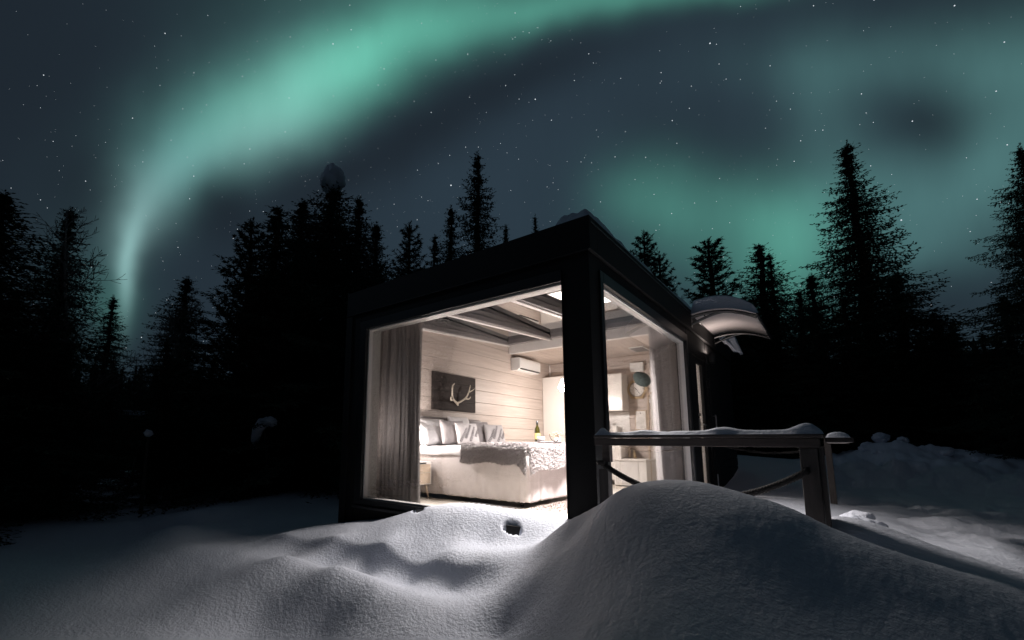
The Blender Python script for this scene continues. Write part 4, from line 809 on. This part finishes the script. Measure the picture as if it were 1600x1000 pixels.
def spruce_mesh(seed, H=10., base=1.75, gap=.0, dens=1.0, droop=.35, slim=1.0):
    """crown of a spruce: whorled, drooping boughs; every bough carries side twigs and every twig a row of small needle sprays"""
    rn = random.Random(seed); rs = np.random.RandomState(seed); z = .9 if seed % 2 else .5; B = []
    while z < H-.10:
        t = z/H; R0 = max(.06, base*(1-t)**(1.0 if base > 2.6 else .75)*slim*min(1, (1-t)/.16)**.6*(.80+.40*rn.random())*(1 if rn.random() > gap else .5)); nb = max(4, int((6.5 if t < .85 else 5)*dens)); a0 = rn.uniform(0, 6.28)
        for b in range(nb):
            if rn.random() < gap*.45: continue
            a = a0+b*2*math.pi/nb+rn.uniform(-.35, .35); B.append((z+rn.uniform(-.1, .1), a, R0*rn.uniform(.6, 1.18), t, rn.uniform(-.25, .25)))
        z += .165*rn.uniform(.8, 1.25)*(1-.4*t)
    bases = []; dirs = []; lens = []; axv = []
    for (zz, a, L, t, bend) in B:
        n = max(3, int(L/.085)); s = np.linspace(0.04, 1, n); out = np.array([math.cos(a), math.sin(a), 0.]); side = np.array([out[1], -out[0], 0.]); lift = .35*(t-.35) if t > .35 else 0
        c = L*s; P0 = out*c[:, None]+side*(bend*c*s)[:, None]; P0[:, 2] += zz+c*lift*1.4-droop*L*s**1.3+.30*L*np.maximum(0, s-.6)**1.5
        tl = (.05+.34*min(1, L/1.3)*(1-s*.75))*rs.uniform(.6, 1.25, n)
        for sd in (-1, 1):
            d = side*sd*rs.uniform(.7, 1.2, n)[:, None]+out*rs.uniform(.4, 1.0, n)[:, None]; d[:, 2] += rs.uniform(-.75, .0, n); d /= np.linalg.norm(d, axis=1, keepdims=True)
            bases.append(P0); dirs.append(d); lens.append(tl)
        h = rs.rand(n) < .75; d = np.tile(out*.35, (n, 1))+side*rs.uniform(-.5, .5, n)[:, None]; d[:, 2] -= 1; d /= np.linalg.norm(d, axis=1, keepdims=True); bases.append(P0[h]); dirs.append(d[h]); lens.append(tl[h]*.9)
        tipd = out+np.array([0, 0, .3]); bases.append(P0[-1:]); dirs.append((tipd/np.linalg.norm(tipd))[None]); lens.append(np.array([.14]))
        axv.append((P0[0], P0[n//2], P0[-1]))
    Pb = np.concatenate(bases); Db = np.concatenate(dirs); Lb = np.concatenate(lens); VV = []
    for f in (.0, .22, .42, .62, .80, 1.0):
        p = Pb+Db*(Lb*f)[:, None]; d = Db*.9+rs.normal(size=Db.shape)*.50; d[:, 2] -= .12; d /= np.linalg.norm(d, axis=1, keepdims=True)
        VV.append(kites(p, d, np.clip(Lb*.42, .05, .12)*rs.uniform(.7, 1.3, len(Lb)), rs.uniform(.010, .019, len(Lb)), rs))
    # leader
    n = 90; zz = H-.75+.80*np.linspace(0, 1, n); a = rs.uniform(0, 6.28, n); d = np.stack([np.cos(a), np.sin(a), np.full(n, .8)], 1); d /= np.linalg.norm(d, axis=1, keepdims=True)
    VV.append(kites(np.stack([0*zz, 0*zz, zz], 1), d, np.linspace(.20, .07, n), np.full(n, .011), rs))
    V = np.concatenate(VV); nf = len(V)//4; F = np.arange(nf*4).reshape(-1, 4)
    mb = MB()
    for p in axv: mb.tube(p, [.016, .010, .004], 3, False)
    me = bpy.data.meshes.new('spruce_crown'); me.vertices.add(len(V)+len(mb.v)); me.vertices.foreach_set('co', np.concatenate([V, np.array(mb.v)]).astype(np.float32).ravel())
    q = np.array(mb.f)+len(V); A = np.concatenate([F, q]).astype(np.int32); me.loops.add(A.size); me.loops.foreach_set('vertex_index', A.ravel()); me.polygons.add(len(A)); me.polygons.foreach_set('loop_start', np.arange(len(A), dtype=np.int32)*4)
    me.update(calc_edges=True); me.materials.append(MT['needles']); me['base'] = base; return me
def pine_mesh(seed, H=10.):
    """open crown: upswept limbs with tufts towards their ends"""
    rn = random.Random(seed); V = []; F = []; UP = Vector((0, 0, 1)); z = 1.6; mb = MB()
    while z < H-.2:
        t = z/H; R0 = 2.0*(1-t)**.75*rn.uniform(.7, 1.15); nb = 5 if t < .9 else 3; a0 = rn.uniform(0, 6.28)
        for b in range(nb):
            a = a0+b*2*math.pi/nb+rn.uniform(-.4, .4); L = R0*rn.uniform(.6, 1.1)+.12; out = Vector((math.cos(a), math.sin(a), 0)); side = out.cross(UP); n = max(4, int(L/.10)); pts = []
            for i in range(n+1):
                s = i/n; p = out*L*s*(1-.12*s)+Vector((0, 0, z+L*(.12*s+.55*s*s))); pts.append(p)
                if s > .16:
                    for k in range(7):
                        d = Vector((rn.gauss(0, .75), rn.gauss(0, .75), rn.gauss(.25, .6)))+out*.7; leafquad(V, F, p, d.normalized(), rn.uniform(.07, .17), .012, side)
                    if rn.random() < .5:
                        d = (side*rn.choice((-1, 1))+out*.6+Vector((0, 0, .5))).normalized(); l2 = L*.32*(1.1-s)
                        for j in range(5):
                            q = p+d*l2*j/4
                            for k in range(5): leafquad(V, F, q, (Vector((rn.gauss(0, .7), rn.gauss(0, .7), rn.gauss(.3, .6)))+d*.6).normalized(), rn.uniform(.07, .15), .012, side)
            mb.tube(pts[::2]+[pts[-1]], [.022*(1-i/(len(pts[::2])+1)) for i in range(len(pts[::2])+1)], 4, False)
        z += rn.uniform(.22, .34)*(1-.25*t)
    for k in range(60):
        zz = H-.6+.62*k/59; a = rn.uniform(0, 6.28); leafquad(V, F, Vector((0, 0, zz)), Vector((math.cos(a), math.sin(a), 1.3)).normalized(), .13, .013, UP)
    me = bpy.data.meshes.new('pine_crown'); me.from_pydata([tuple(v) for v in V]+mb.v, [], F+[tuple(i+len(V) for i in f) for f in mb.f]); me.materials.append(MT['needles']); return me
def birch_mesh(seed, H=10.):
    rn = random.Random(seed); mb = MB()
    def br(p, d, L, r, lev):
        n = 5; pts = [p]; q = p; dd = d.copy()
        for i in range(n):
            dd = (dd+Vector((rn.gauss(0, .08), rn.gauss(0, .08), .05))).normalized(); q = q+dd*L/n; pts.append(q)
        mb.tube(pts, [max(.007, r*(1-.8*i/n)) for i in range(n+1)], 5 if lev < 1 else 3, False)
        if lev < 3:
            for i in range(3 if lev else 1, n+1) if lev else (): pass
            m_ = (34 if lev == 0 else 6 if lev == 1 else 4)
            for k in range(m_):
                t = (.22+.76*k/m_) if lev == 0 else rn.uniform(.25, .95); f = t*n; i = min(n-1, int(f)); c = pts[i].lerp(pts[i+1], f-i)
                a = rn.uniform(0, 6.28); ax = dd.orthogonal().normalized(); ax = Matrix.Rotation(a, 3, dd) @ ax
                nd = (dd*(.9 if lev == 0 else .8)+ax*.75).normalized(); br(c, nd, (2.5*(1-t)**.8+.45) if lev == 0 else L*rn.uniform(.35, .55), r*(.30 if lev == 0 else .5), lev+1)
    br(Vector((0, 0, 0)), Vector((0, 0, 1)), H, .085, 0)
    return mb.mesh('birch_limbs', MT['birchbark'])
SPR = [spruce_mesh(100+i, gap=g, dens=d, droop=dr, slim=s, base=bb) for i, (g, d, dr, s, bb) in enumerate(((.12, 1, .42, .95, 2.0), (.30, .9, .40, .9, 1.9), (.15, .9, .34, 1.0, 1.9), (.10, 1.05, .45, .9, 1.6), (.12, 1.1, .38, 1.0, 2.5), (.40, 1, .48, 1.0, 1.8), (.22, 1.1, .36, .80, 2.7)))]
PIN = [pine_mesh(200+i) for i in range(3)]
BIR = [birch_mesh(300+i) for i in range(2)]
def trunk_mesh(seed):
    rn = random.Random(seed); pts = [(rn.gauss(0, .02), rn.gauss(0, .02), z) for z in np.linspace(-.5, 9.9, 14)]
    return MB().tube(pts, [.17*(1-.92*i/13)+.012 for i in range(14)], 8).mesh('trunk', MT['bark'], True)
TRK = [trunk_mesh(i) for i in range(3)]
def tree(kind, x, y, h, r, var, label, group=None, rot=None, base=None):
    z = float(ground(x, y, False)[0])-.02 if base is None else base
    o = bpy.data.objects.new(kind if kind != 'birch' else 'bare_birch', None); o.name = {'spruce': 'spruce_tree', 'pine': 'pine_tree', 'birch': 'birch_tree'}[kind]
    COL.objects.link(o); o.location = (x, y, z); rn = random.Random(int(x*97+y*31)); o.rotation_euler = (0, 0, rn.uniform(0, 6.28) if rot is None else rot)
    k = h/10; rr = (r*1.45/SPR[var % 7]['base'] if kind == 'spruce' else r/1.75*1.1) if kind != 'birch' else k; o.scale = (rr, rr, k); tag(o, label, 'tree', group)
    if kind == 'birch': c = bpy.data.objects.new('limbs', BIR[var % 2]); COL.objects.link(c); c.parent = o
    else:
        c = bpy.data.objects.new('crown', (SPR if kind == 'spruce' else PIN)[var % (7 if kind == 'spruce' else 3)]); COL.objects.link(c); c.parent = o
        c = bpy.data.objects.new('trunk', TRK[var % 3]); COL.objects.link(c); c.parent = o
    return o
TREES = [
    ('spruce',-10.33,-3.36,6.14,2.20,0,'very dark spruce standing at the far left edge'),
    ('spruce',-12.23,-2.11,7.01,1.20,3,'tall ragged spruce left of the bare birch'),
    ('birch',-11.18,-1.82,6.65,1.40,0,'bare leafless birch beside the foot of the green aurora'),
    ('spruce',-15.00,-0.51,5.78,.95,3,'small pointed spruce between the birch and the thin bare saplings'),
    ('birch',-12.87,-0.16,5.42,0.80,1,'thin bare sapling right of the small pointed spruce'),
    ('birch',-14.66,0.86,5.72,0.80,0,'thin bare sapling close to the lone narrow spruce'),
    ('spruce',-15.48,1.61,7.14,1.70,3,'lone narrow spruce with open sky on both sides, left of the pines'),
    ('pine',-10.21,1.39,7.48,1.50,0,'pine whose bare top bends left beside the big snow-capped spruce'),
    ('spruce',-10.84,2.40,8.46,2.3,2,'spruce just right of the bent pine'),
    ('spruce',-11.37,3.53,9.43,2.3,0,'spruce pressed against the left side of the snow-capped spruce'),
    ('spruce',-9.19,3.25,9.09,2.9,4,'big broad spruce carrying a round lump of snow on its top'),
    ('spruce',-11.15,5.67,10.41,2.1,1,'spruce touching the right side of the snow-capped spruce'),
    ('spruce',-13.07,8.09,10.99,1.8,3,'slim spruce above the far left roof corner of the cabin'),
    ('pine',-11.37,8.50,10.60,1.90,1,'young pine with upswept branches behind the cabin roof'),
    ('spruce',-12.66,11.45,11.52,1.70,2,'low spruce between the upswept pine and the twin tops'),
    ('spruce',-10.12,9.70,11.43,1.40,3,'slender spruce left of the tallest tree behind the cabin'),
    ('spruce',-8.64,9.61,13.24,1.90,5,'tallest spruce behind the cabin, rising over the middle of the roof'),
    ('spruce',-10.47,14.43,12.54,1.40,1,'short spruce half hidden by the roof right of the tallest tree'),
    ('spruce',-11.16,18.71,15.12,1.20,0,'tiny far spruce top just showing over the roof'),
    ('pine',-3.10,12.40,9.11,1.60,0,'pine with ragged top behind the roof left of the door canopy'),
    ('pine',-3.13,14.47,9.01,1.60,1,'lower pine crowding the ragged pine left of the door canopy'),
    ('pine',-1.24,13.85,8.83,2.20,2,'airy young pine straight above the door canopy'),
    ('spruce',0.12,15.02,8.59,2.20,2,'dense spruce with a forked tip right above the canopy end'),
    ('spruce',0.35,16.04,8.55,1.20,1,'thin second tip beside the dense forked spruce'),
    ('spruce',1.47,18.08,8.09,1.70,3,'narrow spruce just left of the tallest tree on the right'),
    ('spruce',2.80,15.04,11.35,2.90,6,'tallest tree on the right, spruce against the green glow'),
    ('spruce',3.62,15.98,6.99,2.20,1,'spruce filling the right flank of the tallest tree on the right'),
    ('spruce',6.36,29.75,7.91,2.20,0,'far spruce, left one of a close pair on the right'),
    ('spruce',6.97,30.67,7.94,2.20,2,'far spruce, right one of a close pair on the right'),
    ('spruce',8.05,31.51,7.30,2.20,1,'far pointed spruce between the close pair and the right edge'),
    ('spruce',8.69,32.40,7.14,2.00,3,'far spruce nearest to the tree at the right edge'),
    ('spruce',5.25,10.64,7.82,1.15,4,'tall spruce cut by the right border'),
]
for t in TREES:                                  # heights in the list are above z = -0.55
    tree(t[0], t[1], t[2], t[3]-.55-float(ground(t[1], t[2], False)[0]), *t[4:])
# second row: dark mass of spruces behind, filling the gaps low down
rn = random.Random(77); placed = [(t[1], t[2]) for t in TREES]; n = 0
while n < 150:
    a = rn.uniform(-R(97), R(24)); d = rn.uniform(17, 46); x = CAM.x+d*math.sin(a); y = CAM.y+d*math.cos(a)
    h = min(rn.uniform(5.0, 8.5), 1.36+d*rn.uniform(.10, .205))
    if math.degrees(a) > 5: h = min(h, 1.36+d*rn.uniform(.06, .13))
    if any((x-q[0])**2+(y-q[1])**2 < 1.3 for q in placed) or (-5 < x < 1.5 and -1 < y < 9): continue
    placed.append((x, y)); n += 1
    left = math.degrees(a) < -30
    tree('spruce', x, y, h, h*rn.uniform(.17, .25), rn.randrange(7), 'dark spruce in the low back row of forest left of the cabin' if left else 'dark spruce in the low back row of forest right of the cabin', 'back-row spruces left of the cabin' if left else 'back-row spruces right of the cabin')
# young undergrowth spruces at the forest edge, left
for i, (x, y, h) in enumerate(((-9.9, -2.2, 3.4), (-10.8, -.2, 3.9), (-9.4, .9, 3.0), (-8.2, 2.6, 3.4), (-9.6, 4.8, 4.2), (-7.6, 4.4, 3.2), (-11.9, 2.2, 4.4), (-11.5, -2.9, 4.6), (-8.1, 5.9, 3.6), (-13, 1, 4.6))):
    tree('spruce', x, y, h, 1.0, i, 'low young spruce standing at the snowy forest edge left of the cabin', 'young spruces at the forest edge')
for i, (x, y, h) in enumerate(((5.2, 13.2, 4.2), (6.4, 12.4, 3.6), (4.2, 15, 4.6), (7.5, 14, 4.0), (1.2, 12.2, 4.8), (-.6, 12.6, 5.0), (2.2, 13, 4.6), (-2.3, 12, 5))):
    tree('spruce', x, y, h, 1.3, i+2, 'low young spruce at the dark forest edge behind the snow bank', 'young spruces behind the snow bank')
# forest behind the photographer closes the clearing
for i in range(26):
    a = R(40)+i*R(218)/25; d = 12+4*rn.random(); x = CAM.x+d*math.sin(a)+1; y = CAM.y+d*math.cos(a)
    tree('spruce', x, y, rn.uniform(8, 12), rn.uniform(1.6, 2.4), i, 'spruce closing the clearing behind the viewpoint', 'spruces behind the viewpoint', base=-.7)

# the far wood: reads as one dark mass
def far_wood():
    rn = random.Random(5); V = []; F = []
    for i in range(900):
        a = rn.uniform(-R(104), R(34)); d = rn.uniform(50, 95); x = CAM.x+d*math.sin(a); y = CAM.y+d*math.cos(a); h = rn.uniform(5.5, 9.5); r = h*.2; z0 = -.9
        for k in range(9):
            t = k/9; zz = z0+h*t; rr = r*(1-t)**.9+.08; ph = rn.uniform(0, 6.28); b = len(V); m_ = 7
            V.append((x, y, zz+h/9*1.7))
            for j in range(m_*2): 
                q = ph+j*math.pi/m_; e = rr*(1 if j % 2 else .5)*rn.uniform(.75, 1.2); V.append((x+e*math.cos(q), y+e*math.sin(q), zz-.15*rr+(0 if j % 2 else .2)))
            for j in range(m_*2): F.append((b, b+1+j, b+1+(j+1) % (m_*2)))
    o = mk('distant_forest', MB().add(V, F).mesh('distant_forest', MT['needles'])); o['kind'] = 'stuff'; o['label'] = 'far-off wood closing the view all round behind the trees'
far_wood()
# snow lumps
def lump(name, label, loc, r, seed, sq=(1, 1, .75), grp=None):
    bm = bmesh.new(); bmesh.ops.create_icosphere(bm, subdivisions=4, radius=1)
    for v in bm.verts:
        k = 1+.75*(nz1(v.co.x*1.3+seed, v.co.y*1.3+v.co.z*1.7, 1.2, seed)-.5)+.28*(nz1(v.co.x*4+seed, v.co.y*4-v.co.z*3, 1.5, seed+3)-.5); v.co = Vector((v.co.x*sq[0], v.co.y*sq[1], v.co.z*sq[2]))*k*r
    me = bpy.data.meshes.new(name); bm.to_mesh(me); bm.free(); me.materials.append(MT['snow']); me.shade_smooth()
    o = mk(name, me); o.location = loc; tag(o, label, 'snow', grp); return o
lump('snow_clump', 'round lump of snow on the very top of the big broad spruce', (-9.22, 3.21, 8.60), .34, 3, (1.05, .95, 1.15))
hood = lump('snow_clump', 'drooping snow hood on a bent sapling left of the cabin', (-8.10, 1.12, 1.25), .19, 5, (1.3, .8, .62))
mk('drooping_edge', MB().tube([(-.10, -.05, 0), (-.24, -.10, -.18), (-.30, -.12, -.42), (-.27, -.12, -.60)], [.13, .12, .09, .03], 12).mesh('drooping_edge', MT['snow'], True), hood)
for (x, y, z, lb) in ((-8.93, -.93, .96, 'ball of snow on top of a thin dead sapling at the forest edge'), (-10.34, 1.08, .67, 'smaller ball of snow on a dead sapling nearer the young spruces')):
    lump('snow_clump', lb, (x, y, z), .075, int(-x), (1, 1, .9))
    zz = float(ground(x, y, False)[0]); mb = MB().tube([(x+.05, y, zz-.1), (x, y, z)], [.04, .025], 7); rn2 = random.Random(int(-y*10))
    for k in range(5):
        a = rn2.uniform(0, 6.28); h0 = zz+rn2.uniform(.2, .8); mb.tube([(x, y, h0), (x+.4*math.cos(a), y+.4*math.sin(a), h0+rn2.uniform(-.1, .25))], [.012, .004], 4)
    tag(mb.build('dead_sapling', MT['bark']), lb.replace('ball of snow on top of', 'bare stick-thin stem of').replace('smaller ball of snow on a', 'shorter stem of the'), 'sapling')
bs = MB().tube([(-8.0, 1.2, -.6), (-8.05, 1.15, .3), (-8.14, 1.09, 1.05)], [.05, .035, .02], 7); tag(bs.build('bent_sapling', MT['bark']), 'bent young stem under the drooping snow hood', 'sapling')
rn3 = random.Random(12)
for i in range(11):
    x = rn3.uniform(1.95, 5.2); y = rn3.uniform(9.4, 11); r = rn3.uniform(.04, .13)
    lump('snow_chunk', 'broken chunk of snow lying on the shovelled bank right of the railing', (x, y, float(ground(x, y)[0])+r*.3), r, 20+i, (1, 1, .8), 'snow chunks on the right bank')
lump('snow_chunk', 'big rounded snow ball on the crest of the right bank', (2.50, 10.9, float(ground(2.50, 10.9)[0])+.08), .16, 50)
lump('snow_chunk', 'rounded snow heap at the foot of the corner post of the railing', (1.75, 1.6, float(ground(1.75, 1.6)[0])+.05), .16, 51)
# far dark hut with snow on its eaves, right
hut = thing('hut', 'dark far hut among the trees on the right with snow on its eaves', 'hut', (5.3, 19.8, -.5))
hb_ = MB().box(3.9, 7.2, 18.5, 22.5, -.8, 2.6).build('wall', D, hut, bevel=.02)
MB().add([(3.4, 18.1, 2.62), (7.7, 18.1, 2.62), (3.4, 20.5, 3.35), (7.7, 20.5, 3.35), (3.4, 22.9, 2.62), (7.7, 22.9, 2.62), (3.4, 18.1, 2.75), (7.7, 18.1, 2.75), (3.4, 20.5, 3.5), (7.7, 20.5, 3.5), (3.4, 22.9, 2.75), (7.7, 22.9, 2.75)], [(0, 2, 3, 1), (2, 4, 5, 3), (6, 7, 9, 8), (8, 9, 11, 10), (0, 1, 7, 6), (4, 10, 11, 5), (0, 6, 8, 2), (2, 8, 10, 4), (1, 3, 9, 7), (3, 5, 11, 9)]).build('roof', D, hut)
drift('eave_snow', 'slab of snow on the near eave of the far hut', 4.9, 5.5, 18.1, 18.7, lambda x, y: 2.76, lambda x, y: .2, 10, 10); drift('eave_snow', 'lower scrap of snow right of the slab on the hut eave', 6.0, 6.3, 18.1, 18.4, lambda x, y: 2.5, lambda x, y: .12, 8, 8)
# lights of other houses, deep in the forest
def far_house(loc, w, label, wins):
    h = thing('far_house', label, 'house', loc); x, y, z = loc
    d = (Vector((CAM.x, CAM.y, 0))-Vector((x, y, 0))).normalized(); s = Vector((-d.y, d.x, 0)); ang = math.atan2(s.y, s.x)
    Mx = Matrix.Translation((x, y, z)) @ Matrix.Rotation(ang, 4, 'Z')
    MB().box(-w/2, w/2, -2.5, 0, -.6, 2.4, Mx).build('wall', D, h); MB().box(-w/2-.3, w/2+.3, -2.8, .3, 2.42, 2.6, Mx).build('roof', MT['snow'], h)
    for a, b, c, e in wins: MB().box(a, b, .002, .03, c, e, Mx).build('window', MT['farlight'], h)
far_house((-24.5, -1.0, -.5), 7, 'house with lit windows far behind the trunks at the left', [(-2.6, -1.2, .2, .75), (-.6, .9, .2, .75), (1.5, 2.3, .3, .7), (-3.2, -2.9, .2, .6)])
far_house((-24.6, 13.4, -.5), 8, 'house with lit windows far behind the trunks beside the cabin', [(-2.8, -1.7, .1, .6), (-.4, .7, .1, 1.3), (1.4, 2.6, .1, .5)])
tag(MB().box(3.30, 3.36, 36, 36.05, 2.68, 2.74).build('porch_light', MT['farlight']), 'single pin-sharp far light among the dark trees on the right', 'lamp')

# ------------------------------------------------------------------ stars: tiny emissive specks, 1.5 km off
rn = random.Random(2024); st = MB(); DS = 1500.
def star(dirv, r):
    d = dirv.normalized(); a = d.orthogonal().normalized(); b = d.cross(a); c = CAM*0+d*DS
    st.add([c+a*r, c+b*r, c-a*r, c-b*r, c+d*r, c-d*r], [(0, 1, 4), (1, 2, 4), (2, 3, 4), (3, 0, 4), (1, 0, 5), (2, 1, 5), (3, 2, 5), (0, 3, 5)])
for i in range(8000):
    z = rn.uniform(.02, 1); a = rn.uniform(0, 6.283); q = math.sqrt(1-z*z); mag = rn.random()**6
    star(Vector((q*math.cos(a), q*math.sin(a), z)), .36+.95*mag)
for d, r in [((-0.5583, 0.6433, 0.5239), 2.3), ((-0.3749, 0.6708, 0.6399), 1.73), ((0.1086, 0.9324, 0.3447), 1.66), ((-0.0991, 0.7549, 0.6483), 1.73), ((-0.6121, 0.3868, 0.6898), 1.51), ((-0.5409, 0.6185, 0.57), 1.15), ((-0.632, 0.6208, 0.4639), 1.22), ((-0.1723, 0.8228, 0.5415), 1.08), ((-0.0108, 0.8834, 0.4685), 1.15), ((-0.4912, 0.648, 0.582), 1.08), ((0.17, 0.8036, 0.5704), 1.3), ((-0.7276, 0.2872, 0.623), 1.08), ((-0.8992, 0.127, 0.4187), 1.15), ((-0.6515, 0.3288, 0.6837), 1.01), ((-0.4733, 0.5964, 0.6483), 1.08), ((-0.1174, 0.8722, 0.4748), 0.94), ((0.1314, 0.968, 0.2139), 1.15), ((-0.2241, 0.8781, 0.4227), 0.94), ((-0.3887, 0.761, 0.5194), 0.94), ((0.0803, 0.8992, 0.4301), 1.01), ((-0.8965, 0.2671, 0.3535), 1.08), ((0.029, 0.8673, 0.497), 1.08), ((-0.5111, 0.6323, 0.5823), 1.08), ((-0.5637, 0.6097, 0.5572), 0.94), ((-0.6035, 0.6231, 0.4976), 1.01), ((-0.6655, 0.5961, 0.4492), 0.94), ((-0.0079, 0.843, 0.5378), 0.94), ((-0.2352, 0.7282, 0.6438), 0.94), ((0.0519, 0.9259, 0.3741), 0.86), ((0.2044, 0.9201, 0.334), 1.08), ((-0.5861, 0.4203, 0.6927), 0.94), ((-0.9848, 0.1401, 0.103), 0.72), ((-0.6524, 0.4193, 0.6313), 0.94), ((-0.7943, 0.33, 0.51), 0.86)]: star(Vector(d), r)
so = st.build('stars', MT['star']); so['kind'] = 'stuff'; so['label'] = 'stars scattered over the night sky'
